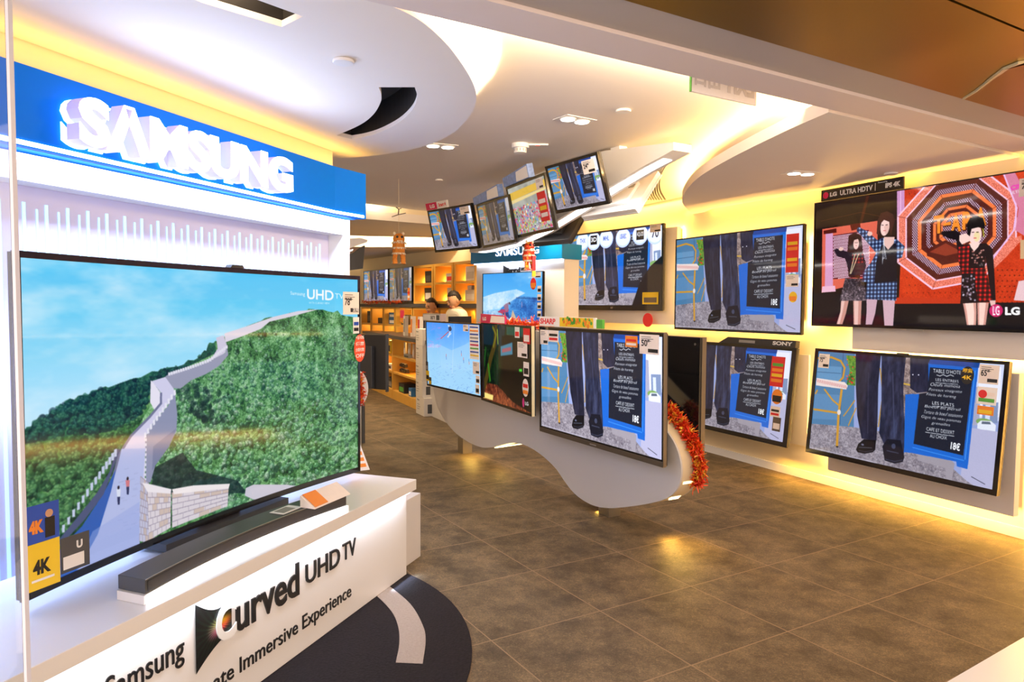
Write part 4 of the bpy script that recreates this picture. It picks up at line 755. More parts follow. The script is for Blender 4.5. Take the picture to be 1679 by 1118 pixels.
# wall sets
cafe = pic_cafe(); ME_CAFE = screen_mesh(cafe, 1, 1, gain=1.15)
def cropc(c, x0, x1, y0=0., y1=1., w=None, h=None):
    n = Canvas(10, 10); a = c.a[int(y0 * c.h):int(y1 * c.h), int(x0 * c.w):int(x1 * c.w)]; n.a = a; n.h, n.w = a.shape[:2]; return n
ME_BRIGHT = screen_mesh(cafe, 1, 1, gain=1.5)
small = pic_cafe(300, 169); ME_SMALL = screen_mesh(small, 1, 1, gain=1.2); dim = pic_cafe(240, 135, 2); dim.a = dim.a * .75 + np.array([.28, .24, .16]) * .5; ME_DIM = screen_mesh(dim, 1, 1, gain=.9)  # the dimmed picture has a yellow reflection mixed into its colours
def pdir(yaw): return np.array([math.sin(R(yaw)), math.cos(R(yaw)), 0])
w2 = GT('televisions on the right wall', 'flat television showing a menu board, hung high on the wall above the black-headed set', (2.02, 6.55, 1.69), 153, 0, 1.59, .913, ME_CAFE, (.012, .012, .022), .05, gain=1)
sticker(w2, .62, .52, .13, .32, 'print_red', ('print_orange', 'print_yellow', 'print_red', 'print_orange', 'print_yellow'), name='promo_sticker'); price_tag(w2, .625, .40, .13, .10); sticker(w2, .66, .27, .085, .09, 'print_yellow', ('print_orange',), round_=True)
w4 = GT('televisions on the right wall', 'flat television with a 65" price tag, low on the right wall', (2.70, 4.98, .725), 154.5, -5.5, 1.46, .83, ME_CAFE, (.03, .022, .035), .06)
price_tag(w4, -.685, .68, .10, .11, big='75"'); price_tag(w4, .555, .68, .12, .12, big='65"'); sticker(w4, .44, .665, .085, .115, 'print_black', round_=True, text=['現貨', '4K'], tcol='print_yellow'); t = sticker(w4, .555, .55, .12, .11, 'paper_white', ('print_green', 'paper')); MB().disc((.59, .615), .026, -.0075, -.006, 'y').build('print', 'print_red', t); sticker(w4, .565, .485, .10, .055, 'print_orange', ('print_yellow',)); MB().box((-.02, -.01, .822), (.06, .01, .838)).build('camera_bump', 'black_matte', w4)
badge = pic_cafe(420, 236)
bq = lambda x0, y0, x1, y1: [(x0, y0), (x1, y0), (x1, y1), (x0, y1)]
badge.H = None
for k, (x, tx_) in enumerate([(62, 'THX'), (118, '3D'), (178, 'MHL'), (256, 'USB-REC'), (330, 'AQUOS'), (392, '70')]):
    badge.oval((x, 22 + (k % 2) * 3), 33, 30, (186, 204, 250), raw=True); badge.oval((x, 20 + (k % 2) * 3), 30, 26, (214, 224, 252), raw=True)
    if k in (1, 4): badge.poly(bq(x - 16, 6, x + 16, 36), (16, 16, 20), raw=True)
    badge.text(tx_, bq(x - 14, 12, x + 14, 27) if k != 5 else bq(x - 14, 8, x + 14, 34), (245, 245, 250) if k in (1, 4) else ((20, 20, 30) if k == 5 else (90, 110, 190)), .02)
badge.poly([(300, 236), (330, 170), (372, 120), (420, 90), (420, 236)], (20, 16, 20), raw=True)
ME_BADGE = screen_mesh(badge, 1, 1, gain=1.4)
R3 = np.array([2.36, 5.95, .70]); w3 = GT('televisions on the right wall', 'flat television with a black header bar on top, low on the right wall', tuple(R3 + pdir(154.6) * -.82), 154.6, -6, 1.64, .845, ME_CAFE, (.05, .028, .04), .12, back='dark_plastic')
h3 = MB().prism([(-.12, .845), (.815, .845), (.815, .905), (.0, .905)], -.015, .03, 'y').build('header_card', 'black_matte', w3); MB().text('SONY', .56, .858, .22, .034, -.0155, .001, .04).build('lettering', 'print_white', h3); MB().box((.15, -.0165, .86), (.35, -.0155, .885)).build('print', 'label_grey', h3)
sticker(w3, .56, .50, .15, .26, 'print_red', ('print_orange', 'print_yellow', 'print_orange', 'print_green'), name='promo_sticker'); sticker(w3, .60, .35, .12, .13, 'print_orange', round_=True, cols=('print_black',)); sticker(w3, .60, .24, .11, .09, 'paper', ('print_red', 'print_black')); sticker(w3, .64, .12, .09, .12, 'bezel_bronze', ('paper',))
w1 = GT('televisions on the right wall', 'flat television with white round badges across its picture, far along the wall', (1.15, 8.2, 1.88), 146.4, 0, 1.60, .925, ME_BADGE, (.025, .02, .06), .06, brand='SHARP')
sticker(w1, -.79, .05, .075, .09, 'print_orange', ('print_yellow',)); sticker(w1, .50, .07, .24, .13, 'print_yellow', ('bezel_bronze',), name='promo_sticker'); price_tag(w1, .60, .84, .16, .08); MB().disc((.58, -.10), .075, .0, .004, 'y').build('hang_tag', 'print_red', w1)
# LG stage set: top left (1336,333) bottom left (1332,533)
L5 = Plane((wp(4.45) - .17, 4.45), 154.6); s_a, zt5 = L5.hit(1336, 333); _, zb5 = L5.hit(1333, 534); w5w = 1.78; h5 = zt5 - zb5; c5 = L5.pt(s_a + w5w / 2, (zt5 + zb5) / 2)
q5 = [proj(L5.pt(s_a, zt5)), proj(L5.pt(s_a + w5w, zt5)), proj(L5.pt(s_a + w5w, zb5)), proj(L5.pt(s_a, zb5))]; q5 = [((x - 1320) / .2683, (y - 260) / .2683) for x, y in q5]
w5 = GT('televisions on the right wall', 'huge television showing three women dancing before an orange octagonal stage set', c5, 154.6, 0, w5w, h5, screen_mesh(pic_stage(q5), 1, 1, gain=1.15), (.008, .008, .02), .05)
m = MB().prism([(-.82, h5 + .002), (-.11, h5 + .002), (-.11, h5 + .09), (-.82, h5 + .09)], -.01, .005, 'y').build('header_card', 'black_gloss', w5)
MB().disc((-.775, h5 + .045), .026, -.0125, -.0105, 'y').build('print', 'print_magenta', m); mm = MB(); mm.text('LG', -.735, h5 + .028, .065, .034, -.0105, .001, .06); mm.text('ULTRA HDTV', -.64, h5 + .026, .285, .040, -.0105, .001, .03); mm.text('IPS 4K', -.25, h5 + .026, .12, .036, -.0105, .001, .05); mm.text('Powered by', -.31, h5 + .066, .075, .014, -.0105, .001, .0); mm.box((-.335, -.0115, h5 + .02), (-.331, -.0105, h5 + .075)); mm.build('lettering', 'print_white', m)
price_tag(w5, .66, h5 - .16, .15, .11, big='79"'); MB().box((-.05, -.01, -.012), (.07, .01, .0)).build('foot_lip', 'silver', w5)
# backing boards behind the wall sets, glowing round their edges
def backing(k, x0, x1, P_yaw, C, z0, z1, off, m='board_grey', t=.05):
    P = Plane(C, P_yaw); mb_ = MB(); pbox(mb_, P, x0, x1, -off, -off - t, z0, z1); struct('trim_%d' % k, mb_, m); return P
PB = []
for k, (Cc, yw, wd_, z0, z1, off) in enumerate([((1.15, 8.2), 146.4, (-.72, .92), 1.27, 2.30, .075), ((2.02, 6.55), 153, (-.70, .70), 1.33, 2.04, .06), (tuple((R3 + pdir(154.6) * -.82)[:2]), 154.6, (-.83, .85), .28, 1.06, .15), ((2.70, 4.98), 154.6, (-.66, .735), .165, 1.06, .13), (c5[:2], 154.6, (-.55, .95), 1.14, 2.15, .06)]):
    P = backing(20 + k, wd_[0], wd_[1], yw, Cc, z0, z1, off); PB.append((P, wd_, z0, z1, off))
    L_ = wd_[1] - wd_[0]; mid_s = (wd_[0] + wd_[1]) / 2; back_off = -off - .075
    pw = [5, 10, 7, 9, 9][k]
    for zz, dz in ((z1 - .01, 1), (z0 + .01, -1)):
        area('halo_strip', P.pt(mid_s, zz, back_off), (L_, .03), pw * .75, WARM, tuple(np.array([0, 0, dz * 1.]) - P.n * .35), tuple(P.r))
    for ss, ds in ((wd_[0] + .01, -1), (wd_[1] - .01, 1)):
        area('halo_strip', P.pt(ss, (z0 + z1) / 2, back_off), (z1 - z0, .03), pw * 1.2, WARM, tuple(P.r * ds - P.n * .35), (0, 0, 1))
area('halo_strip', PB[3][0].pt(.74, .62, -.21), (.85, .03), 14, (1, .50, .07), tuple(PB[3][0].r - PB[3][0].n * .5), (0, 0, 1))
area('floor_strip', WALLR.pt(.3, .16, .10), (4.6, .03), 16, (1, .52, .06), tuple(np.array([0, 0, -1.]) + WALLR.n * .2), tuple(WALLR.r))
area('beam_cove', (uv(2.3, 2.38)[0], uv(2.3, 2.38)[1], 2.575), (4.6, .04), 110, SOFT, (V59[0] * .8, V59[1] * .8, .30), (U59[0], U59[1], 0))
area('wall_cove_right', (wp(5.6) - .05, 5.6, ZD + .05), (4.2, .03), 10, (1., .47, .06), (0, 0, -1), tuple(WALLR.r))
area('wall_cove_far', (wp(8.2) - .05, 8.2, 2.60), (2.4, .03), 8, WARM, (0, 0, -1), tuple(WALLR.r))
# cove above the dropped panel edge and the disc edge
def along(pts, name, power, color, z, inset, up=1.0, step=5, sgn=1):
    pts = [np.array(p) for p in pts]
    for i in range(0, len(pts) - step, step):
        a_, b_ = pts[i], pts[i + step]; d_ = b_ - a_; L_ = np.linalg.norm(d_); n_ = np.array([d_[1], -d_[0]]) / L_ * sgn; c_ = (a_ + b_) / 2 - n_ * inset
        area(name, (c_[0], c_[1], z), (float(L_), .03), power * float(L_), color, (n_[0] * .9, n_[1] * .9, up), (d_[0], d_[1], 0))
along(pan, 'cove_strip_panel', 9, WARM, ZD + .085, .06, .75, 6, -1)
along(disc[:54], 'cove_strip_disc', 14, SOFT, ZD + .085, .06, .5, 6, -1)
area('step_cove_a', (-1.5, 8.25, 2.75), (5.5, .05), 170, (1, .82, .52), (0, 1, .1)); area('step_cove_b', (-2.0, 10.6, 2.70), (5.5, .05), 60, (1, .8, .5), (0, 1, .1)); area('step_cove_c', (-3.0, 13.3, 2.6), (4, .05), 110, (1, .82, .52), (0, 1, .3))

# ------------------------------------------------------------------ curved island and its sets
IP = Plane((.66, 4.85), 151)        # front face
isl_px = [(711, 642), (716, 664), (728, 687), (745, 708), (765, 723), (782, 731), (796, 734), (813, 732), (830, 727.5), (844, 726), (861, 730), (878, 739), (895, 752), (912, 769), (925, 788), (939, 806), (956, 820), (976, 829.5), (1000, 833), (1027, 831), (1061, 826), (1088, 819), (1105, 808), (1114, 793), (1117, 772), (1114, 749), (1105, 725), (1088, 700), (1066, 672), (1040, 645), (1000, 600), (950, 560), (900, 545), (850, 541), (800, 537), (740, 534), (712, 545), (706, 590)]
isl = [IP.hit(*p) for p in isl_px]; isl_c = spline(isl + [isl[0]], 5)[:-1]
it = empty('display_island', (*IP.p0[:2], 0), 'pale grey wavy-edged freestanding panel on two steel feet, carrying television sets', 'display stand', IP.yaw)
MB().prism(isl_c, 0, .012, 'y').build('front_panel', 'grey_lacquer', it); MB().prism(isl_c, .0125, .13, 'y').build('core', 'cream_rim', it)
rear = [(IP.hit(*p)[0], z) for p, (s_, z) in zip(isl_px, isl)]; MB().prism(isl_c, .1305, .14, 'y').build('rear_panel', 'grey_lacquer', it)
for (px, py) in ((989, 850), (771, 743)):
    g_ = onZ(px, py); d_ = np.array(g_[:2]) - IP.p0[:2]; s_ = float(d_ @ IP.r[:2]); zt_ = .5 
    zs = [z for (a_, z) in isl_c if abs(a_ - s_) < .06]; MB().box((s_ - .12, .02, 0), (s_, .12, min(zs) + .01)).build('foot', 'steel', it)
mu = MB()
k0 = [IP.hit(*p) for p in ((806, 733), (816, 726), (830, 722), (844, 721.5), (852, 726))]
ub = [p for p in isl_c if True]
area('island_under_a', IP.pt(IP.hit(775, 735)[0], .20, -.07), (.35, .06), 11, (1, .58, .10), (0, -.5, -1), tuple(IP.r)); area('island_under_b', IP.pt(IP.hit(830, 735)[0], .28, -.07), (.5, .06), 11, (1, .58, .10), (0, -.5, -1), tuple(IP.r)); area('island_under_c', IP.pt(IP.hit(1000, 840)[0], .10, -.07), (.45, .06), 2.5, (1, .58, .10), (0.1, -.5, -1), tuple(IP.r)); area('island_under_d', IP.pt(IP.hit(1100, 815)[0], .14, -.07), (.3, .06), 2.2, (1, .58, .10), (.4, -.5, -1), tuple(IP.r))
# underside light diffusers
for a_, b_ in (((806, 733), (846, 727)), ((1090, 818), (1115, 790))):
    p0_, p1_ = IP.hit(*a_), IP.hit(*b_); MB().prism([(p0_[0], p0_[1] - .012), (p1_[0], p1_[1] - .012), (p1_[0], p1_[1] - .004), (p0_[0], p0_[1] - .004)], .03, .11, 'y').build('light_strip', 'led_warm', it)
tC = GT('televisions on the wavy stand', 'flat television with a yellow and green header card, nearest on the grey wavy stand', (.56, 4.8, .905), 150.7, .8, 1.40, .795, ME_BRIGHT, (.014, .02, .04), .06, bm='black_gloss')
MB().box((-.70, -.006, -.004), (.70, .016, .03)).build('lower_trim', 'bezel_bronze', tC); m = MB(); m.box((-.704, -.006, 0), (-.699, .02, .8)); m.box((.699, -.006, 0), (.704, .02, .8)); m.box((-.7, -.006, .796), (.7, .02, .801)); m.build('edge_trim', 'bezel_bronze', tC)
h_ = MB().box((-.70, -.004, .805), (.02, .01, .875)).build('header_card', 'paper_white', tC); MB().text('SHARP', -.69, .82, .21, .042, -.0045, .001, .03, .1).build('lettering', 'print_red', h_); m = MB().box((-.42, -.0052, .807), (-.005, -.0045, .873)); m.build('print', 'print_yellow', h_)
m = MB(); [m.disc((-.40 + .4 * random.random(), .815 + .05 * random.random()), .008 + .014 * random.random(), -.0058, -.0053, 'y', 10) for _ in range(18)]; m.build('print', 'print_green', h_); m = MB(); [m.disc((-.40 + .38 * random.random(), .815 + .05 * random.random()), .006 + .010 * random.random(), -.0064, -.0059, 'y', 10) for _ in range(16)]; m.build('print', 'print_orange', h_); MB().box((.025, .0, .805), (.09, .02, .865)).build('header_card', 'print_green', tC)
price_tag(tC, -.69, .665, .11, .11); sticker(tC, -.575, .69, .14, .085, 'paper', ('print_red', 'print_black')); sticker(tC, .34, .70, .12, .07, 'print_orange', ('paper', 'print_red')); price_tag(tC, .48, .665, .18, .12, big='50"'); MB().box((-.04, -.0095, .008), (.03, -.006, .016)).build('brand_mark', 'silver', tC)
tB = GT('televisions on the wavy stand', 'flat television showing a dark jungle, in the middle of the grey wavy stand', (-.06, 5.85, .965), 156, .7, 1.05, .69, screen_mesh(pic_jungle(), 1, 1), (.008, .01, .02), .05)
h_ = MB().prism([(-.52, .692), (.02, .692), (.02, .76), (-.52, .77)], -.004, .01, 'y').build('header_card', 'print_magenta', tB); MB().prism([(-.30, .698), (.015, .698), (.015, .752), (-.27, .757)], -.0052, -.0045, 'y').build('print', 'paper', h_); MB().text('LG', -.47, .712, .08, .03, -.0045, .001, .04).build('lettering', 'print_white', h_)
sticker(tB, .22, .59, .09, .085, 'print_white', ('print_red',)); sticker(tB, .38, .55, .12, .12, 'print_red', ('paper',)); price_tag(tB, .27, .44, .18, .12); sticker(tB, .38, .30, .10, .11, 'paper', ('print_black',)); sticker(tB, .36, .14, .11, .14, 'paper', ('print_orange', 'print_red'), round_=True); MB().box((.524, -.004, 0), (.527, .02, .69)).build('edge_trim', 'pale_gold', tB)
tA = GT('televisions on the wavy stand', 'flat television showing skiers on pale blue snow, farthest on the grey wavy stand', (-.56, 6.6, .985), 148.5, 1.5, 1.12, .645, screen_mesh(pic_snow(), 1, 1, gain=1.1), (.012, .012, .018), .09)
h_ = MB().box((-.56, -.03, .648), (-.16, .03, .72)).build('header_card', 'silver', tA); MB().box((-.55, -.0312, .655), (-.17, -.0304, .712)).build('print', 'paper_white', h_); MB().text('UHD TV', -.38, .665, .10, .035, -.0314, .0006, .03).build('lettering', 'print_black', h_); MB().box((-.25, -.0318, .66), (-.18, -.0313, .708)).build('print', 'charcoal', h_)
price_tag(tA, .25, .57, .10, .06); t = MB().box((.37, -.006, .33), (.54, -.0045, .63)).build('feature_card', 'paper_white', tA)
for k, cc in enumerate(['print_blue', 'print_orange', 'print_blue', 'label_grey', 'print_blue', 'print_magenta', 'print_green', 'print_blue', 'print_yellow']): MB().box((.38, -.0072, .605 - k * .031), (.53, -.0062, .617 - k * .031)).build('print', cc, t)
price_tag(tA, .42, .20, .12, .11); sticker(tA, .47, .12, .07, .07, 'paper', ('print_black',)); sticker(tA, .46, .03, .07, .08, 'paper', ('print_black',)); sticker(tA, -.57, .05, .07, .10, 'print_yellow', ('print_black',)); sticker(tA, -.51, .01, .06, .08, 'dark_plastic', ('print_yellow',)); sticker(tA, -.57, .15, .05, .09, 'dark_plastic', ('label_grey',))
# set mounted on the far side of the island, its black back to us
rb = IP.hit(1144, 655, -.19); tD = empty('television', IP.pt(rb[0] - .72, .47, -.20), 'rear of a black television hung on the far side of the grey wavy stand', 'television', IP.yaw)
MB().box((-.72, 0, 0), (.72, .016, .80)).build('housing', 'black_gloss', tD); MB().box((-.725, .0165, -.003), (.725, .05, .803)).build('bezel', 'bezel_bronze', tD); m = MB(); [m.disc((sx_, z_), .008, -.004, -.0005, 'y', 10) for sx_ in (.35, .68) for z_ in (.76,)]; m.build('screw', 'steel', tD)
# small red sign lamp etc: tinsel along island rim
def tinsel(name, label, path, r, n, spread=1., group=None):
    m = MB(); P_ = [np.array(p) for p in path]; seg = [np.linalg.norm(b - a) for a, b in zip(P_[:-1], P_[1:])]; tot = sum(seg)
    for _ in range(n):
        t_ = random.random() * tot; k = 0
        while k < len(seg) - 1 and t_ > seg[k]: t_ -= seg[k]; k += 1
        p = P_[k] + (P_[k + 1] - P_[k]) * min(1, t_ / seg[k]); p = p + np.random.default_rng(random.randrange(10**9)).normal(size=3) * r * .25
        d_ = np.array([random.gauss(0, 1) for _ in range(3)]); d_ /= np.linalg.norm(d_); L_ = r * random.uniform(.3, 1.1); s_ = np.cross(d_, np.array([random.gauss(0, 1) for _ in range(3)])); s_ = s_ / np.linalg.norm(s_) * r * .09
        m.add([p - s_, p + s_, p + d_ * L_ + s_ * .4, p + d_ * L_ - s_ * .4], [(0, 1, 2, 3)])
    o_ = m.build(name, 'tinsel'); return tag(o_, label, 'garland', group)
rim = [IP.pt(*IP.hit(px, py), -.10) for px, py in ((1128, 806), (1128, 793), (1128, 772), (1122, 749), (1112, 728), (1098, 708), (1080, 686))]
rim = [IP.pt(s_, z_ + .0, -.09) for s_, z_ in [IP.hit(*p) for p in ((1112, 800), (1118, 785), (1117, 765), (1112, 743), (1103, 722), (1086, 698), (1066, 674))]]
rim = [tuple(np.array(p) + np.array([.035, -.02, .02])) for p in rim]
tinsel('tinsel_garland', 'red and orange tinsel round the near right rim of the grey wavy stand', rim, .050, 3600)
top = [IP.pt(s_, z_ + .03, -.10) for s_, z_ in [IP.hit(*p) for p in ((776, 533), (800, 534), (830, 537), (860, 540), (885, 543))]]
tinsel('tinsel_garland', 'orange tinsel on the top rim of the grey wavy stand, behind the jungle television', top, .06, 1100)

# ------------------------------------------------------------------ hanging fixture with small sets
strip_px = [(1076, 271), (996, 318), (953, 344), (911, 366), (885, 382), (840, 400), (783, 412)]
HP = Plane((1.05, 4.66), 149)
hf = empty('ceiling_fixture', (HP.p0[0], HP.p0[1], 2.0), 'white wedge-shaped beam hung from the ceiling with bright light strips below it', 'ceiling fixture', HP.yaw)
def hl(px, py, off=0.): s_, z_ = HP.hit(px, py, off); return (s_, z_ - 2.0)
topl = [hl(1104, 233), hl(1050, 240), hl(992, 247), hl(930, 262), hl(870, 290), hl(800, 325)]
topl = [(s_, min(z_, .615)) for s_, z_ in topl]; botl = [hl(800, 410), hl(840, 400), hl(885, 378), hl(930, 350), hl(990, 311), hl(1050, 275), hl(1104, 246)]
e_ = hl(770, 414); prof = topl + [(e_[0], e_[1] + .03), e_] + botl
MB().prism(prof, 0, .16, 'y').build('fascia', 'white_lacquer', hf)
bs = [(s_, z_ - .002) for s_, z_ in [hl(p[0], p[1] - 2, -.05) for p in strip_px]]
m = MB(); BL = [(s_, np.interp(s_, sorted([b[0] for b in botl + [e_]]), [z for _, z in sorted(botl + [e_])])) for s_ in np.linspace(e_[0] + .1, hl(1080, 262)[0], 24)]
for (a_, b_), (c_, d2) in zip(BL[:-1], BL[1:]): m.add([(a_, .04, b_ - .004), (c_, .04, d2 - .004), (c_, .12, d2 - .004), (a_, .12, b_ - .004)], [(0, 1, 2, 3)])
m.build('light_strip', 'led_white', hf)
mb_ = MB().box((hl(1003, 247)[0] - .05, .03, .50), (hl(1003, 247)[0] + .05, .10, ZM - 2.0)); mb_.build('mounting_block', 'white_lacquer', hf); MB().box((e_[0] + .6, .03, .3), (e_[0] + .7, .10, ZM - 2.0)).build('mounting_block', 'white_lacquer', hf)
for k, (s_, z_) in enumerate([(-.35, 2.30), (-1.2, 2.05), (-2.2, 1.96)]): area('fixture_light', HP.pt(s_, z_ - .02, -.09), (.8, .05), 6, (1, .93, .85), (0, 0, -1), tuple(HP.r))
hk = dict(bez=(.02, .02, .025), depth=.06, group='tilted sets under the hanging beam')
h4 = tv('hanging television with a menu board picture, nearest of the four tilted sets', (.43, 4.92, 2.295), 148.3, 17.5, .595, .342, ME_SMALL, **hk); price_tag(h4, .12, .22, .13, .09, big='24"')
h3_ = tv('hanging television showing a bright crowd of colours, second of the four tilted sets', (.13, 5.6, 2.23), 157, 12.9, .737, .424, screen_mesh(pic_crowd(), 1, 1, gain=.95), **hk); t = MB().prism([(-.36, .426), (.14, .428), (.14, .53), (-.36, .50)], -.02, .03, 'y').build('header_card', 'header_blue', h3_); MB().prism([(-.10, .432), (.13, .432), (.13, .52), (-.08, .505)], -.0212, -.0204, 'y').build('print', 'paper_white', t); price_tag(h3_, .20, .32, .12, .08); sticker(h3_, .18, .08, .14, .22, 'print_red', ('paper', 'print_yellow', 'paper'))
h2_ = tv('hanging television with a faint picture and a painted-in reflection, third of the four tilted sets', (-.15, 6.2, 2.18), 155, 10.4, .70, .394, ME_DIM, **hk); t = MB().prism([(-.36, .396), (.20, .398), (.20, .50), (-.36, .46)], -.02, .03, 'y').build('header_card', 'header_blue', h2_); MB().prism([(-.05, .402), (.19, .402), (.19, .49), (-.03, .475)], -.0212, -.0204, 'y').build('print', 'paper_white', t)
h1_ = tv('hanging television with a red and white header card, farthest of the four tilted sets', (-.58, 6.9, 2.20), 140, 13.6, .732, .421, ME_SMALL, **hk); t = MB().box((-.36, -.01, .423), (.0, .01, .49)).build('header_card', 'print_white', h1_); MB().box((-.36, -.0112, .423), (-.17, -.0104, .49)).build('print', 'print_magenta', t); MB().text('LG', -.29, .438, .08, .035, -.0114, .001, .05).build('lettering', 'print_white', t); MB().text('Smart 4', -.14, .44, .12, .035, -.0112, .001, .02).build('lettering', 'print_red', t); price_tag(h1_, .18, .33, .14, .07)
for hh_ in (h1_, h2_, h3_, h4):
    MB().box((-.05, .055, .12), (.05, .13, .28)).build('ceiling_bracket', 'black_matte', hh_)
# backs of sets on the far side
def back_set(px, Y, label, m, w, h, yaw, tilt, name='television'):
    c = onY(*px, Y); t = empty(name, c, label, 'television', yaw, tilt); MB().box((-w / 2, -.02, -h / 2), (w / 2, .02, h / 2)).build('housing', m, t, bevel=.004); MB().box((-w * .38, -.05, -h * .35), (w * .32, -.0205, h * .2)).build('rear_cover', m, t, bevel=.006); MB().box((-w / 2 - .003, .0205, -h / 2 - .003), (w / 2 + .003, .032, h / 2 + .003)).build('bezel', m, t)
    mm_ = MB(); [mm_.box((-w * .3 + k * .03, -.052, -h * .2), (-w * .3 + k * .03 + .012, -.0505, -h * .15)) for k in range(6)]; mm_.box((w * .2, -.053, h * .05), (w * .3, -.0505, h * .13)); mm_.build('ports', 'label_grey' if m != 'black_matte' else 'charcoal', t); return t
bt = back_set((1016, 322), 5.6, 'rear of a white television tilted beneath the white hanging beam', 'white_lacquer', .62, .38, 146, -38)
bk = back_set((908, 372), 6.3, 'rear of a black television tilted beneath the hanging beam, left of the white one', 'black_matte', .62, .36, 140, -35)

# ------------------------------------------------------------------ ceiling fittings
def downlight(px, py, z, px2, py2, label):
    a_, b_ = np.array(onZ(px, py, z)), np.array(onZ(px2, py2, z)); c_ = (a_ + b_) / 2; d_ = b_ - a_; L_ = np.linalg.norm(d_[:2]); ang = math.atan2(d_[1], d_[0]); o_ = empty('downlight', (c_[0], c_[1], z), label, 'downlight'); o_.rotation_euler.z = ang; L_ = max(.11, min(L_, .16))
    MB().box((-L_ * 1.05, -.075, -.004), (L_ * 1.05, .075, -.0005)).build('frame', 'white_lacquer', o_)
    for s_ in (-1, 1):
        MB().disc((s_ * L_ / 2, 0), .052, -.009, -.0045, n=24).build('ring', 'white_lacquer', o_); MB().disc((s_ * L_ / 2, 0), .043, -.0115, -.0095, n=24).build('lamp', 'lamp_disc', o_)
    return c_
D = []
D.append(downlight(932, 194, ZM, 953, 198, 'twin downlight in the warm ceiling above the hanging sets'))
D.append(downlight(711, 238, ZM, 733, 240, 'twin downlight in the warm ceiling just past the rim of the round panel'))
D.append(downlight(1305, 283, ZD, 1321, 284, 'twin downlight in the dropped ceiling panel on the right'))
D.append(downlight(681, 415, 2.36, 690, 417, 'small twin downlight in the farthest ceiling step'))
for k, c_ in enumerate(D): spot('downlight_beam', (c_[0], c_[1], c_[2] - .03), [25, 25, 20, 40][k], SOFT, 110, .8)
for k, (x, y, p) in enumerate([(.9, 3.3, 45), (2.3, 3.9, 30), (-.7, 6.0, 45), (-2.6, 7.5, 140), (.3, 7.6, 90), (-1.6, 9.0, 150), (-2.3, 11.2, 150), (-3.8, 10.0, 150), (-.6, 9.4, 110)]): spot('downlight_beam', (x, y, 2.40 if y < 9 else 2.33), p * (.45 if y < 5 else .7), SOFT, 120, .9)
def cap(px, py, z, r, label):
    c_ = onZ(px, py, z); o_ = tag(MB().disc((0, 0), r, -.014, -.0005, n=32).build('ceiling_cover_plate', 'white_lacquer', bevel=.004), label, 'cover plate'); o_.location = c_; return o_
cap(563, 98, ZD, .042, 'round white cover plate on the underside of the round dropped ceiling'); cap(1022, 180, ZM, .045, 'round white cover plate right of the twin downlight above the hanging sets'); cap(1461, 283, ZD, .045, 'round cover plate on the dropped ceiling above the huge dancing-women television'); cap(720, 294, ZM, .035, 'small round cover plate on the ceiling above the farthest hanging set')
sd = empty('smoke_detector', onZ(853, 236, ZM), 'white smoke detector on the warm ceiling between the two twin downlights', 'smoke detector'); MB().disc((0, 0), .062, -.03, 0, n=28).build('base', 'white_lacquer', sd); m = MB().disc((0, 0), .045, -.065, -.0305, n=28); m.build('sensor', 'white_lacquer', sd); m = MB(); [m.box((.044 * math.cos(a) - .003, .044 * math.sin(a) - .003, -.055), (.044 * math.cos(a) + .003, .044 * math.sin(a) + .003, -.036)) for a in np.linspace(0, 6.28, 13)[:-1]]; m.build('vents', 'label_grey', sd); MB().box((.06, -.018, -.012), (.20, .018, -.001)).build('indicator_plate', 'white_lacquer', sd); MB().box((.11, -.014, -.016), (.14, -.008, -.0125)).build('indicator', 'print_red', sd)
# curved slot diffuser round the dropped panel
dfo = spline([onZ(*p, ZM)[:2] for p in ((1134, 236), (1103, 258), (1088, 280), (1082, 298), (1084, 313), (1092, 327))], 6); dfi = spline([onZ(*p, ZM)[:2] for p in ((1121, 236), (1084, 262), (1068, 286), (1060, 304), (1057, 318), (1062, 327))], 6)
m = MB(); m2 = MB(); K = 7
for j in range(K + 1):
    f0 = j / K; f1 = f0 + .35 / K
    for tgt, fa, fb, z0_, z1_ in ((m, f0, min(f1, 1.), ZM - .016, ZM - .001),):
        A_ = [(a[0] * (1 - fa) + b[0] * fa, a[1] * (1 - fa) + b[1] * fa) for a, b in zip(dfi, dfo)]; B_ = [(a[0] * (1 - fb) + b[0] * fb, a[1] * (1 - fb) + b[1] * fb) for a, b in zip(dfi, dfo)]
        if fb > fa: tgt.prism(A_ + B_[::-1], z0_, z1_)
df = empty('air_diffuser', (0, 0, 0), 'curved air grille with dark slots in the ceiling beside the dropped right panel', 'air vent'); m.build('blades', 'white_lacquer', df); m2.prism(dfi + dfo[::-1], ZM - .0035, ZM - .0005); m2.build('backing', 'slot_black', df)
# exit sign hanging behind the beam
v1 = 2.34; pA = np.array(uv(0, v1)); EP = Plane(tuple(pA), 59.); sA, zA = EP.hit(1134, 150); sB, zB = EP.hit(1240, 165)
es = empty('exit_sign', EP.pt(sA, min(zA, zB)), 'clear hanging exit sign seen from behind, half hidden by the shopfront beam', 'exit sign', 59.); Le = sB - sA
MB().box((0, 0, 0), (Le, .008, .155)).build('panel', 'paper_white', es); m = MB().text('EXIT', Le * .48, .03, Le * .48, .09, -.001, .001, .05, mirror=True); m.text('出口', .04 * Le, .03, Le * .38, .09, -.001, .001, .03, mirror=True); m.build('lettering', 'grey_lacquer', es); MB().box((-.006, -.001, .0), (-.0005, .009, .155)).build('edge_strip', 'print_green', es)
MB().box((Le * .3, .0, .156), (Le * .34, .008, ZM - min(zA, zB))).build('hanger', 'steel', es); MB().box((Le * .7, .0, .156), (Le * .74, .008, ZM - min(zA, zB))).build('hanger', 'steel', es)

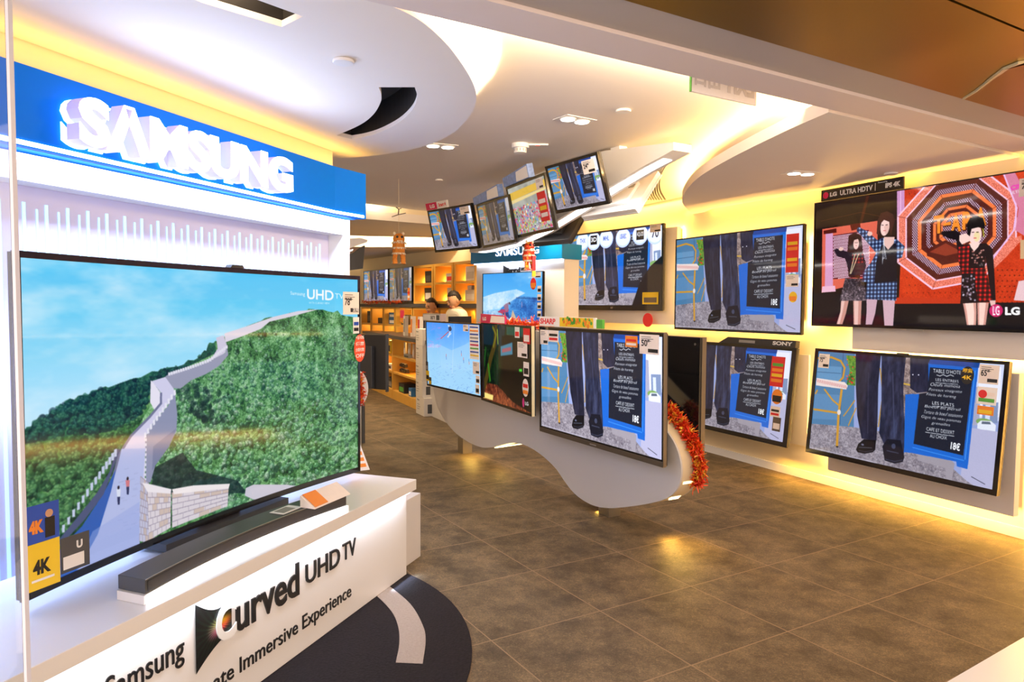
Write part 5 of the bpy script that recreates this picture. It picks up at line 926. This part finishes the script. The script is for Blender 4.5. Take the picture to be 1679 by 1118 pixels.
# ------------------------------------------------------------------ rug
out_ = [onZ(*p)[:2] for p in ((775, 1075), (767, 1035), (740, 990), (700, 957), (672, 945))]
A_ = np.array([[2 * x, 2 * y, 1] for x, y in out_]); b_ = np.array([x * x + y * y for x, y in out_]); sol = np.linalg.lstsq(A_, b_, rcond=None)[0]; rc = sol[:2]; rr = math.sqrt(sol[2] + rc @ rc)
rg = empty('round_rug', (rc[0], rc[1], 0), 'dark round rug with a pale curved band, on the tiles before the white counter', 'rug')
MB().disc((0, 0), rr, .001, .009, n=96).build('pile', 'rug_dark', rg)
ro_ = [onZ(*p, .01)[:2] for p in ((625, 955), (639, 961.6), (673, 990.6), (693, 1024.8), (697.9, 1050), (693, 1088))]; ri_ = [onZ(*p, .01)[:2] for p in ((649, 1086), (654.6, 1056), (653, 1027.6), (641.8, 1002), (617.6, 977), (600, 968))]
bp_ = spline(ro_, 5) + spline(ri_, 5); MB().prism([(x - rc[0], y - rc[1]) for x, y in bp_], .0095, .0115).build('pale_band', 'rug_pale', rg)

# ------------------------------------------------------------------ far Samsung display
SP = Plane((.45, 7.75), 137); sa, _ = SP.hit(775, 470); sb2, _ = SP.hit(921, 470)
zh0 = SP.hit(915, 424)[1]; zh1 = SP.hit(915, 399)[1]
fd = empty('display_wall', SP.pt(0, 0, 0), 'white display wall with a blue lettered header at the back of the shop', 'display stand', SP.yaw)
MB().box((sa, .06, 0), (sb2 - .02, .30, zh0)).build('panel', 'white_lacquer', fd, bevel=.004); MB().box((sa - .04, 0, zh0), (sb2, .32, zh1)).build('header', 'sign_blue_far', fd, bevel=.003)
x0_ = SP.hit(813, 418)[0]; x1_ = SP.hit(884, 415)[0]; MB().text('SΛMSUNG', x0_, zh0 + .07, x1_ - x0_, .095, -.001, .006, .012).build('lettering', 'letter_far', fd); MB().box((sa, .02, zh0 - .012), (sb2 - .03, .055, zh0 - .001)).build('light_strip', 'led_cool', fd)
x0_ = SP.hit(829, 447, -.06)[0]; x1_ = SP.hit(866, 440, -.06)[0]; zq = SP.hit(845, 447, -.06)[1]; m = MB().text('Curved', x0_, zq, (x1_ - x0_) * .66, .06, .059, .006, .05); m.text('UHD TV', x0_ + (x1_ - x0_) * .70, zq + .02, (x1_ - x0_) * .30, .035, .059, .006, .02); m.prism([(x0_ - .03, zq - .03), (x0_ + .05, zq + .01), (x0_ + .05, zq + .05), (x0_ - .03, zq + .09)], .05, .0595, 'y'); m.build('lettering', 'print_black', fd)
area('far_header_light', SP.pt((sa + sb2) / 2, zh0 - .02, .03), (1.0, .03), 1.2, COOL, (0, 0, -1), tuple(SP.r))
ts = tv('television showing a surfer on a blue wave, on the white display wall at the back', (-.01, 8.05, 1.54), 137, 0, 1.0, .60, screen_mesh(pic_surf(), 1, 1, gain=1.1), (.008, .008, .012), .05); sticker(ts, .31, .40, .09, .13, 'print_red', round_=True, cols=('print_orange',)); price_tag(ts, .33, .53, .14, .06); m = [sticker(ts, .42, .10 + k * .09, .06, .07, 'paper', ('print_black',)) for k in range(4)]; MB().box((-.03, .052, .2), (.03, .12, .4)).build('wall_bracket', 'black_matte', ts)

# ------------------------------------------------------------------ cabinets along the back
KP = Plane((-.5, 9.94), 180 - 33.5)
def kx(px): return KP.hit(px, 470)[0]
ztop = 2.10; zsh = 1.49
fr = empty('shelf_rail', KP.pt(0, zsh - .06), 'dark rail running under the orange wall cabinets', 'shelf rail', KP.yaw); MB().box((kx(592), -.02, 0), (kx(783), .30, .055)).build('rail', 'counter_dark', fr)
cabs = [(678, 710), (711, 743), (744, 781)]
lights_c = []
for i, (a_, b_) in enumerate(cabs):
    x0, x1 = kx(a_), kx(b_); c = empty('wall_cabinet', KP.pt((x0 + x1) / 2, zsh), ['orange open cabinet beside the wall television', 'orange open cabinet, middle of the three', 'orange open cabinet against the white display wall'][i], 'cabinet', KP.yaw); w_ = (x1 - x0) / 2 - .004; z2_ = (ztop - zsh)
    m = MB(); m.box((-w_, 0, 0), (-w_ + .05, .32, z2_)); m.box((w_ - .05, 0, 0), (w_, .32, z2_)); m.box((-w_ + .05, 0, 0), (w_ - .05, .32, .04)); m.box((-w_ + .05, 0, z2_ - .04), (w_ - .05, .32, z2_)); m.box((-w_ + .05, .30, .04), (w_ - .05, .32, z2_ - .04)); m.build('carcass', 'orange_wood', c); MB().box((-w_ + .05, .0, z2_ * .48), (w_ - .05, .30, z2_ * .48 + .035)).build('shelf', 'orange_wood', c)
    for zz in (.05, z2_ * .48 + .045): 
        l = bpy.data.lights.new('cabinet_lamp', 'POINT'); l.energy = 2.0; l.color = (1, .62, .15); l.shadow_soft_size = .02; o = bpy.data.objects.new('cabinet_lamp', l); COL.objects.link(o); o.location = KP.pt(x0 + .10, zsh + zz + .02, -.22)
def goods(name, label, cat, P, s, z, off, w, d, h, m, face=None, group=None, txt=None, tcol='print_white'):
    o_ = empty(name, P.pt(s, z, off), label, cat, P.yaw, group=group); MB().box((-w / 2, 0, 0), (w / 2, d, h)).build('carton', m, o_, bevel=.002)
    if face: MB().box((-w * .36, -.0015, h * .15), (w * .36, -.0005, h * .62)).build('label_print', face, o_)
    if txt: MB().text(txt, -w * .3, h * .7, w * .6, h * .16, -.001, .001, .03).build('lettering', tcol, o_)
    return o_
zl, zu = zsh + .042, zsh + .61 * .48 + .037
kc = [(kx(a_) + kx(b_)) / 2 for a_, b_ in cabs]
goods('speaker_box', 'black speaker set standing in the upper bay beside the wall television', 'box', KP, kc[0] + .02, zu, -.08, .22, .14, .19, 'black_matte', 'charcoal'); goods('speaker_box', 'black boxed gadget in the lower bay beside the wall television', 'box', KP, kc[0] + .02, zl, -.08, .26, .14, .21, 'black_matte', 'paper_white')
goods('product_box', 'white and red carton in the upper middle bay', 'box', KP, kc[1] + .06, zu, -.08, .24, .14, .13, 'cardboard_white', 'print_red'); goods('product_box', 'white carton with a black square in the lower middle bay', 'box', KP, kc[1] + .08, zl, -.08, .20, .14, .20, 'cardboard_white', 'slot_black'); goods('product_box', 'plain white carton in the upper bay next to the white display wall', 'box', KP, kc[2] + .02, zu, -.08, .27, .16, .21, 'paper_white', 'cardboard_white'); goods('product_box', 'grey wide carton in the lower bay next to the white display wall', 'box', KP, kc[2] + .02, zl, -.08, .30, .16, .16, 'grey_lacquer', 'print_white'); goods('product_box', 'small white carton lying on the grey wide carton', 'box', KP, kc[2] - .02, zl + .162, -.09, .12, .12, .06, 'cardboard_white', None)
# far wall television pair and lower niches
for (a_, b_), lb, mesh_ in (((596, 637), 'television with a bluish picture on the far wall, left of a pair', ME_SMALL), ((638, 676), 'television with a dim picture on the far wall, beside the orange cabinets', ME_DIM)):
    x0, x1 = kx(a_), kx(b_); P_c = KP.pt((x0 + x1) / 2, zsh + .32, .0); t = tv(lb, P_c, KP.yaw, 0, x1 - x0 - .02, .58, mesh_, (.015, .015, .02), .05); MB().box((-.04, .05, .2), (.04, .2, .3)).build('wall_bracket', 'black_matte', t)
sticker(t, (x1 - x0) / 2 - .17, .03, .09, .2, 'print_orange', ('paper', 'print_red'))
tinsel('tinsel_garland', 'orange tinsel lying on the dark rail below the far wall televisions', [KP.pt(kx(p), zsh + .03, .06) for p in (600, 620, 640, 664)], .05, 500)
low = [(592, 608), (609, 628), (629, 647), (648, 676), (677, 720), (721, 781)]
for i, (a_, b_) in enumerate(low):
    x0, x1 = kx(a_), kx(b_); c = empty('base_cabinet', KP.pt((x0 + x1) / 2, 0), ['orange open base unit farthest left below the far televisions', 'orange open base unit with a camera, second from the left', 'orange open base unit holding blue boxes', 'orange open base unit with a small framed poster', 'orange open base unit behind the seated man\'s head', 'orange open base unit behind the man in the cream shirt'][i], 'cabinet', KP.yaw); w_ = (x1 - x0) / 2 - .004; H_ = zsh - .065
    m = MB(); m.box((-w_, 0, 0), (-w_ + .03, .32, H_)); m.box((w_ - .03, 0, 0), (w_, .32, H_)); [m.box((-w_ + .03, 0, z_), (w_ - .03, .32, z_ + .03)) for z_ in (.0, .5, .80, H_ - .03)]; m.box((-w_ + .03, .30, .03), (w_ - .03, .32, H_ - .03)); m.box((-w_ + .03, .02, .03), (w_ - .03, .04, .5)); m.build('carcass', 'orange_wood', c); MB().box((-w_ + .03, .0, 1.10), (w_ - .03, .30, 1.13)).build('shelf', 'orange_wood', c)
    for zz in (1.08, 1.38):
        l = bpy.data.lights.new('cabinet_lamp', 'POINT'); l.energy = 2.0; l.color = (1, .62, .15); l.shadow_soft_size = .02; o = bpy.data.objects.new('cabinet_lamp', l); COL.objects.link(o); o.location = KP.pt((x0 + x1) / 2, zz, -.20)
for i, (px, z_, w_, h_2, m_, f_, lb) in enumerate([(601, 1.132, .24, .22, 'black_matte', 'charcoal', 'black upright gadget box in the upper niche farthest left'), (601, .832, .26, .12, 'black_matte', None, 'black flat gadget box in the lower niche farthest left'), (619, 1.132, .26, .10, 'black_matte', None, 'black camera body box in the upper niche second from left'), (619, .832, .30, .12, 'dark_plastic', None, 'dark flat gadget box in the lower niche second from left'), (637, 1.132, .26, .11, 'box_blue', 'paper_white', 'blue carton under another blue carton in the third niche'), (637, 1.244, .24, .09, 'box_blue', 'paper_white', 'topmost blue carton in the third niche'), (640, .832, .34, .10, 'black_matte', 'paper_white', 'black and white coiled gadget box below the blue cartons'), (656, 1.132, .18, .17, 'charcoal', 'print_yellow', 'dark carton with yellow print right of the blue cartons'), (732, 1.132, .30, .15, 'paper_white', 'print_blue', 'white carton behind the man in the cream shirt')]):
    goods('gadget_box', lb, 'box', KP, kx(px), z_, -.06, w_, .14, h_2, m_, f_)
o = tag(MB().box((-.1, -.004, -.12), (.1, 0, .12)).build('poster', 'lion_orange'), 'small pink and orange poster on the front of the base cabinets', 'poster'); o.location = KP.pt(kx(660), 1.30, .004); o.rotation_euler.z = KP.rz; MB().box((-.07, -.0055, -.05), (.07, -.0045, .08)).build('print', 'print_magenta', o)

# ------------------------------------------------------------------ service counter, goods, leaflets
QP = Plane((-1.13, 9.45), 180 - 24.5)
def qx(px, py=620): return QP.hit(px, py)[0]
sc = empty('service_counter', QP.pt(0, 0), 'orange open-fronted service counter with a dark top at the back of the shop', 'counter', QP.yaw); xa, xb = qx(601), qx(682)
m = MB(); [m.box((xx_ - .02, 0, .0), (xx_ + .02, .45, .95)) for xx_ in (xa, qx(623), qx(643), xb + .02)]; m.box((xa + .02, 0, 0), (xb, .45, .14)); m.box((xa + .02, .43, .14), (xb, .45, .95)); m.build('carcass', 'orange_wood', sc)
[MB().box((xa + .02, .01, z_), (xb, .43, z_ + .03)).build('shelf', 'orange_wood', sc) for z_ in (.40, .66)]
MB().box((xa - .1, -.05, .95), (1.3, .50, 1.0)).build('countertop', 'counter_dark', sc)
MB().box((xb + .45, .02, 0), (1.28, .44, .949)).build('solid_end', 'grey_lacquer', sc)
for s_, z_ in ((qx(630), .90), (qx(662), .90), (qx(662), .63), (qx(632), .63)):
    l = bpy.data.lights.new('counter_lamp', 'POINT'); l.energy = 2.4; l.color = (1, .60, .15); l.shadow_soft_size = .03; o = bpy.data.objects.new('counter_lamp', l); COL.objects.link(o); o.location = QP.pt(s_, z_, -.12)
for k in range(3):
    o = empty('packaged_fan', QP.pt(qx(655 + k * 7), .692, -.08), ['white blister pack, leftmost of three on the upper shelf of the service counter', 'white blister pack, middle of three on the upper shelf of the service counter', 'white blister pack, rightmost of three on the upper shelf of the service counter'][k], 'packet', QP.yaw, group='blister packs on the counter shelf'); MB().box((-.045, 0, 0), (.045, .02, .21)).build('card', 'packet_white', o); MB().ell((0, -.002, .07), (.025, .012, .06), 10, 8).build('blister', 'paper_white', o, smooth=True)
goods('game_box', 'flat grey case in front of the blister packs', 'box', QP, qx(664, 590), .692, -.02, .28, .05, .05, 'label_grey', 'print_black')
random.seed(9)
for k in range(7):
    o = empty('camera_body', QP.pt(qx(646) + .04 + (k % 4) * .082, .432 + (k // 4) * .078, -.10), 'small black and silver camera in the stack on the middle shelf', 'camera', QP.yaw, group='cameras on the middle counter shelf'); MB().box((-.038, 0, 0), (.038, .05, .05)).build('body', 'black_matte', o); MB().disc((0, .027), .018, -.02, -.0005, 'y', 14).build('lens', 'dark_plastic', o); MB().box((-.015, .0, .0505), (.015, .04, .062)).build('top_plate', 'silver', o)
goods('router_box', 'black and green carton on the bottom shelf of the service counter', 'box', QP, qx(655), .142, -.03, .30, .18, .14, 'black_matte', 'print_green'); goods('router_box', 'blue and white carton on the bottom shelf beside the white cartons', 'box', QP, qx(670), .142, -.02, .14, .16, .12, 'box_blue', 'paper_white'); goods('device_box', 'dark stack of cases on the bottom shelf, left bay of the service counter', 'box', QP, qx(634), .142, -.05, .26, .16, .16, 'dark_plastic', 'label_grey'); goods('device_box', 'white and black case on the middle shelf, left bay of the service counter', 'box', QP, qx(634), .432, -.05, .22, .14, .09, 'paper_white', 'print_black'); goods('device_box', 'yellow and black box on the upper shelf, left bay of the service counter', 'box', QP, qx(633), .692, -.05, .20, .10, .20, 'print_yellow', 'black_matte')
zz = 0.
BX = Plane((-1.13, 9.38), 180 - 24.5)
for k, hh_ in enumerate((.24, .22, .22, .24, .22)):
    o = goods('printer_carton', ['bottom white carton of the tall stack at the end of the service counter', 'second white carton from the floor in the tall stack', 'middle white carton of the tall stack', 'fourth white carton from the floor in the tall stack', 'topmost white carton of the tall stack at the end of the service counter'][k], 'box', BX, -.14 if k else -.10, zz + .001, .06, .30 if k else .36, .34, hh_, 'cardboard_white', None)
    m = MB(); m.text('Phaser', -.12, hh_ * .78, .10, .022, -.001, .001, .01); [m.box((-.12, -.0015, hh_ * .3 + j * .03), (-.02 + .03 * (j % 2), -.0005, hh_ * .3 + j * .03 + .008)) for j in range(3)]; m.build('lettering', 'label_grey', o); MB().box((.18 if k == 0 else .15, .05, hh_ * .15), (.1815 if k == 0 else .1515, .28, hh_ * .65)).build('label_print', 'charcoal', o); zz += hh_ + .002
for k in range(4):
    o = empty('leaflet_stand', QP.pt(qx(654 + k * 9.5, 530), 1.001, -.08 - .02 * k), ['upright leaflet holder on the service counter, farthest from the skier television', 'pink-tinted leaflet holder, second on the service counter', 'red-brown leaflet holder, third on the service counter', 'grey-blue leaflet holder on the service counter, closest to the skier television'][k], 'leaflet holder', QP.yaw, -14 if False else 0, group=None); MB().prism([(-.05, .0), (.05, .0), (.065, .30), (-.035, .30)], 0, .05, 'y').build('holder', ['cardboard_white', 'paper', 'paper_white', 'grey_lacquer'][k], o); MB().prism([(-.035, .06), (.04, .06), (.05, .26), (-.025, .26)], -.0015, -.0005, 'y').build('cover_print', ['label_grey', 'print_orange', 'print_red', 'box_blue'][k], o)
mo = empty('monitor', QP.pt(qx(740, 530) - .0, 1.001, -.1), 'black counter monitor seen from behind, in front of the man in the cream shirt', 'monitor', QP.yaw + 60); MB().box((-.2, 0, .08), (.2, .03, .33)).build('housing', 'black_matte', mo); MB().box((-.03, -.02, 0), (.03, .04, .12)).build('neck', 'black_matte', mo); MB().box((-.1, -.06, 0), (.1, .08, .012)).build('base', 'black_matte', mo)

# ------------------------------------------------------------------ people behind the counter
def person(label, x, y, face, height, shirt, lean, head_tilt, arm_up=False):
    P_ = empty('person', (x, y, 0), label, 'person'); P_.rotation_euler.z = face; k = height / 1.72
    # joints, facing local -y ; lean forward
    def L(px_, py_, pz_): 
        if pz_ > .95: py_ = py_ - (pz_ - .95) * lean
        return (px_ * k, py_ * k, pz_ * k)
    V = [L(0, 0, .95), L(0, 0, 1.12), L(0, 0, 1.30), L(0, .0, 1.42), L(0, -.01, 1.49), L(-.10, 0, .90), L(-.11, -.01, .50), L(-.12, .02, .09), L(-.12, -.12, .03), L(.10, 0, .90), L(.11, -.01, .50), L(.12, .02, .09), L(.12, -.12, .03), L(-.19, 0, 1.40), L(-.24, -.02, 1.14), L(-.20, -.22, 1.06), L(.19, 0, 1.40), L(.24, -.02, 1.14), (L(.14, -.20, 1.50) if arm_up else L(.20, -.22, 1.06))]
    if arm_up: V[17] = L(.26, -.16, 1.24)
    E_ = [(0, 1), (1, 2), (2, 3), (3, 4), (0, 5), (5, 6), (6, 7), (7, 8), (0, 9), (9, 10), (10, 11), (11, 12), (3, 13), (13, 14), (14, 15), (3, 16), (16, 17), (17, 18)]
    rad = [.14, .125, .145, .10, .055, .085, .06, .045, .035, .085, .06, .045, .035, .07, .045, .03, .07, .045, .03]
    def skin(name, verts, edges, radii, m, root=0, sub=2):
        me_ = bpy.data.meshes.new(name); me_.from_pydata(verts, edges, []); o_ = bpy.data.objects.new(name, me_); COL.objects.link(o_); o_.parent = P_; o_.modifiers.new('s', 'SKIN'); sv = me_.skin_vertices[0].data
        for i_, r_ in enumerate(radii): sv[i_].radius = (r_ * k, r_ * k * (.75 if r_ > .1 else 1)); sv[i_].use_root = (i_ == root)
        sd_ = o_.modifiers.new('u', 'SUBSURF'); sd_.levels = sd_.render_levels = sub; me_.materials.append(MATS[m]); return o_
    skin('body', V, E_, rad, 'skin')
    sv = [0, 1, 2, 3, 13, 14, 16, 17]; el = V[15] if True else 0
    mid1 = tuple((np.array(V[14]) + np.array(V[15])) / 2); mid2 = tuple((np.array(V[17]) + np.array(V[18])) / 2)
    skin('shirt', [V[0], V[1], V[2], V[3], V[13], V[14], mid1, V[16], V[17], mid2, tuple(np.array(V[4]) * .45 + np.array(V[3]) * .55)], [(0, 1), (1, 2), (2, 3), (3, 4), (4, 5), (5, 6), (3, 7), (7, 8), (8, 9), (3, 10)], [.155, .140, .16, .115, .085, .062, .048, .085, .062, .048, .068], shirt)
    skin('trousers', [V[0], V[5], V[6], V[7], V[9], V[10], V[11]], [(0, 1), (1, 2), (2, 3), (0, 4), (4, 5), (5, 6)], [.15, .10, .075, .065, .10, .075, .065], 'trousers')
    # fingers
    for w_, e_2 in ((V[15], V[14]), (V[18], V[17])):
        w3_ = np.array(w_); d_ = w3_ - np.array(e_2); d_ = d_ / np.linalg.norm(d_); s_ = np.cross(d_, [0, 0, 1.]); s_ /= np.linalg.norm(s_); m_ = MB(); m_.ell(tuple(w3_ + d_ * .035), (.036, .036, .022), 12, 8)
        for j in range(4): a0_ = w3_ + d_ * .06 + s_ * (j - 1.5) * .017; L2 = (.065, .075, .07, .055)[j]; m_.tube([a0_, a0_ + d_ * L2 * .5, a0_ + d_ * L2 + np.array([0, 0, -.018])], [.009, .0085, .007], 8)
        a0_ = w3_ + d_ * .02 + s_ * .03; m_.tube([a0_, a0_ + s_ * .02 + d_ * .03, a0_ + s_ * .022 + d_ * .055], [.011, .010, .008], 8); m_.build('hand', 'skin', P_, smooth=True)
    # head
    hp = np.array(V[4]) + np.array([0, -.02, .10]) * k; Hm = bpy.data.objects.new('head', None)
    ht = R(head_tilt); rot = Matrix.Rotation(ht, 3, 'X')
    def T(m_): m_.v = [tuple(Vector(hp) + rot @ Vector(v_)) for v_ in m_.v]; return m_
    def hs(d_):
        q_ = 1.
        if d_.z < -.2: q_ *= 1 - .25 * (-d_.z - .2) * (1 if d_.y > 0 else .45)
        return q_
    m_ = MB().ell((0, 0, 0), (.075, .095, .118), 28, 20, hs); m_.ell((0, -.05, -.062), (.045, .042, .045), 16, 10); m_.prism([(-.013, -.030), (.013, -.030), (.006, .022), (-.006, .022)], -.112, -.08, 'y'); m_.ell((0, -.100, -.018), (.014, .016, .013), 10, 8)
    for s_ in (-1, 1): m_.ell((s_ * .077, .012, -.01), (.010, .020, .032), 10, 8)
    T(m_).build('head', 'skin', P_, smooth=True)
    m_ = MB(); [m_.ell((s_ * .030, -.086, .012), (.012, .008, .006), 10, 6) for s_ in (-1, 1)]; [m_.box((s_ * .030 - .018, -.096, .030), (s_ * .030 + .018, -.084, .036)) for s_ in (-1, 1)]; T(m_).build('eyes_and_brows', 'hair', P_); m_ = MB().ell((0, -.092, -.058), (.022, .008, .006), 12, 6); T(m_).build('lips', 'lion_orange', P_) if False else T(m_).build('lips', 'print_magenta', P_)
    def hr(d_): return (1.0 + .06 * noise.noise(Vector(d_) * 7)) if (d_.z > .55 + .12 * noise.noise(Vector(d_) * 5) or (d_.y > .0 and d_.z > -.35)) else .72
    m_ = MB().ell((0, .012, .016), (.083, .102, .122), 40, 30, hr); T(m_).build('hair', 'hair', P_, smooth=True)
    return P_
pA_ = onY(748, 500, 9.95); person('man in a cream short-sleeved shirt looking down, behind the service counter', pA_[0] + .06, 9.95, R(-58), 1.66, 'shirt_cream', .14, 24)
pB_ = onY(709, 500, 10.9); person('dark-haired man with a raised hand, mostly hidden behind the skier television', pB_[0] + .04, 10.9, R(-40), 1.56, 'shirt_dark', .10, 14, True)

# ------------------------------------------------------------------ hanging lion dance ornaments
def lion(name, label, c, s, body, yaw):
    o_ = empty(name, c, label, 'ornament'); o_.rotation_euler.z = yaw; sh_ = lambda d_: 1 + .10 * noise.noise(Vector(d_) * 5)
    MB().ell((0, 0, .16 * s), (.075 * s, .06 * s, .07 * s), 18, 12, sh_).build('head', body, o_, smooth=True); m_ = MB().tube([(0, 0, .14 * s), (0, .02 * s, .04 * s), (0, .02 * s, -.04 * s)], [.07 * s, .085 * s, .075 * s], 14); m_.build('body', body, o_)
    for sx_ in (-1, 1): MB().tube([(sx_ * .045 * s, .0, -.03 * s), (sx_ * .055 * s, -.01 * s, -.10 * s), (sx_ * .05 * s, -.015 * s, -.16 * s)], [.035 * s, .03 * s, .034 * s], 10).build('leg', body, o_); MB().ell((sx_ * .03 * s, -.055 * s, .18 * s), (.016 * s, .012 * s, .016 * s), 10, 8).build('eye', 'print_black', o_); MB().ell((sx_ * .055 * s, -.0, .225 * s), (.02 * s, .012 * s, .022 * s), 10, 8).build('ear', 'lion_white', o_)
    m_ = MB()
    for ring_z in (.12, .05, -.02, -.13):
        for k in range(130):
            a_ = random.random() * 6.28; r_ = (.082 if ring_z > -.1 else .03) * s; cx_ = 0 if ring_z > -.1 else random.choice((-1, 1)) * .05 * s; p_ = Vector((cx_ + r_ * math.cos(a_), r_ * .85 * math.sin(a_), ring_z * s)); q_ = p_ + Vector((math.cos(a_) * .022, math.sin(a_) * .022, -.030)) * s; w_ = Vector((-math.sin(a_), math.cos(a_), 0)) * .006 * s; m_.add([p_ - w_, p_ + w_, q_], [(0, 1, 2)])
    m_.build('fringe', 'lion_white', o_); MB().box((-.035 * s, -.065 * s, .115 * s), (.035 * s, -.055 * s, .135 * s)).build('mouth', 'lion_white', o_); MB().tube([(0, 0, .22 * s), (0, 0, ZM + .2 - c[2])], .0015, 4).build('string', 'lion_white', o_); return o_
lion('lion_ornament', 'orange and white hanging lion ornament beside the blue sign box', onY(654, 412, 6.6), .72, 'lion_orange', R(20))
lc = onY(868, 424, 6.0); l2 = lion('lion_ornament', 'red hanging lion ornament in front of the far blue header', lc, .62, 'tinsel', R(40)); MB().box((-.018, -.06, -.10), (.018, -.055, .02)).build('banner', 'print_red', l2); MB().box((-.018, -.06, -.15), (.018, -.055, -.105)).build('banner_tail', 'print_yellow', l2)
b0 = onY(653, 352, 6.6); o = tag(MB().tube([(-.06, 0, -.02), (0, 0, 0), (.07, 0, .015)], .004, 6).tube([(0, 0, 0), (.005, 0, .05), (-.02, 0, .07)], .006, 6).tube([(0.005, 0, .05), (.03, 0, .06)], .004, 6).build('ornament_hanger', 'bezel_bronze'), 'small brown twig-like hanger above the orange lion ornament', 'hanger'); o.location = b0

# ------------------------------------------------------------------ things seen past the end of the display wall
fx = Plane(onY(597, 500, 7.2)[:2], 20)
ht = empty('television', onY(583, 418, 6.4), 'dark television hanging by the edge of the white display wall, seen side-on', 'television', 55, 0); MB().prism([(-.20, -.10), (.09, .09), (.07, -.12), (-.2, -.16)], 0, .04, 'y').build('housing', 'black_matte', ht); MB().prism([(-.22, .0), (.085, .115), (.09, .135), (.02, .15), (-.22, .12)], -.06, .06, 'y').box((-.12, -.02, .1), (-.06, .02, .97)).build('ceiling_arm', 'grey_lacquer', ht); MB().prism([(-.2, -.02), (-.06, .03), (-.05, .045), (-.2, .005)], -.07, -.0605, 'y').build('light_strip', 'led_white', ht)
t2 = empty('television', onY(612, 594, 7.4), 'rear of a black television standing left of the orange service counter', 'television', 118); MB().box((-.32, 0, -.28), (.16, .03, .29)).build('housing', 'black_matte', t2, bevel=.004); MB().box((-.26, -.05, -.27), (.02, -.001, .17)).build('rear_cover', 'dark_plastic', t2, bevel=.006); MB().box((.1605, -.004, -.30), (.175, .034, .30)).build('bezel', 'charcoal', t2); MB().tube([(-.15, .015, -.281), (-.15, .015, -1.17)], .02).build('pole', 'charcoal', t2)
oc = onY(585, 637, 6.6); o2 = empty('display_island', (oc[0], oc[1], 0), 'rounded white panel edge wrapped in gold tinsel behind the large television', 'display stand', 75); MB().disc((0, oc[2]), .105, 0, .05, 'y', 40, .17).build('panel', 'white_lacquer', o2); MB().box((-.04, .01, .0), (.04, .04, oc[2] - .165)).build('foot', 'steel', o2)
tinsel('tinsel_garland', 'red and gold tinsel bunched on the rounded white panel behind the large television', [(oc[0] + .02 + .02 * math.sin(a_), oc[1] - .05, oc[2] + .14 * math.cos(a_)) for a_ in np.linspace(.3, 2.9, 8)], .055, 700)
bh = empty('brochure_board', onZ(592, 775, .531)[:2] + (.531,), 'orange printed brochure board propped behind the right end of the large television', 'brochure', 60); bx = onZ(598, 771, .531); bh.location = bx; MB().prism([(-.10, 0), (.03, 0), (-.04, .19), (-.10, .19)], .0, .015, 'y').build('board', 'paper_white', bh); m = MB(); [m.prism([(-.09, .02 + k * .035), (.01 - k * .012, .02 + k * .035), (.005 - k * .012, .04 + k * .035), (-.09, .04 + k * .035)], -.0015, -.0005, 'y') for k in range(4)]; m.build('print', 'print_orange', bh)
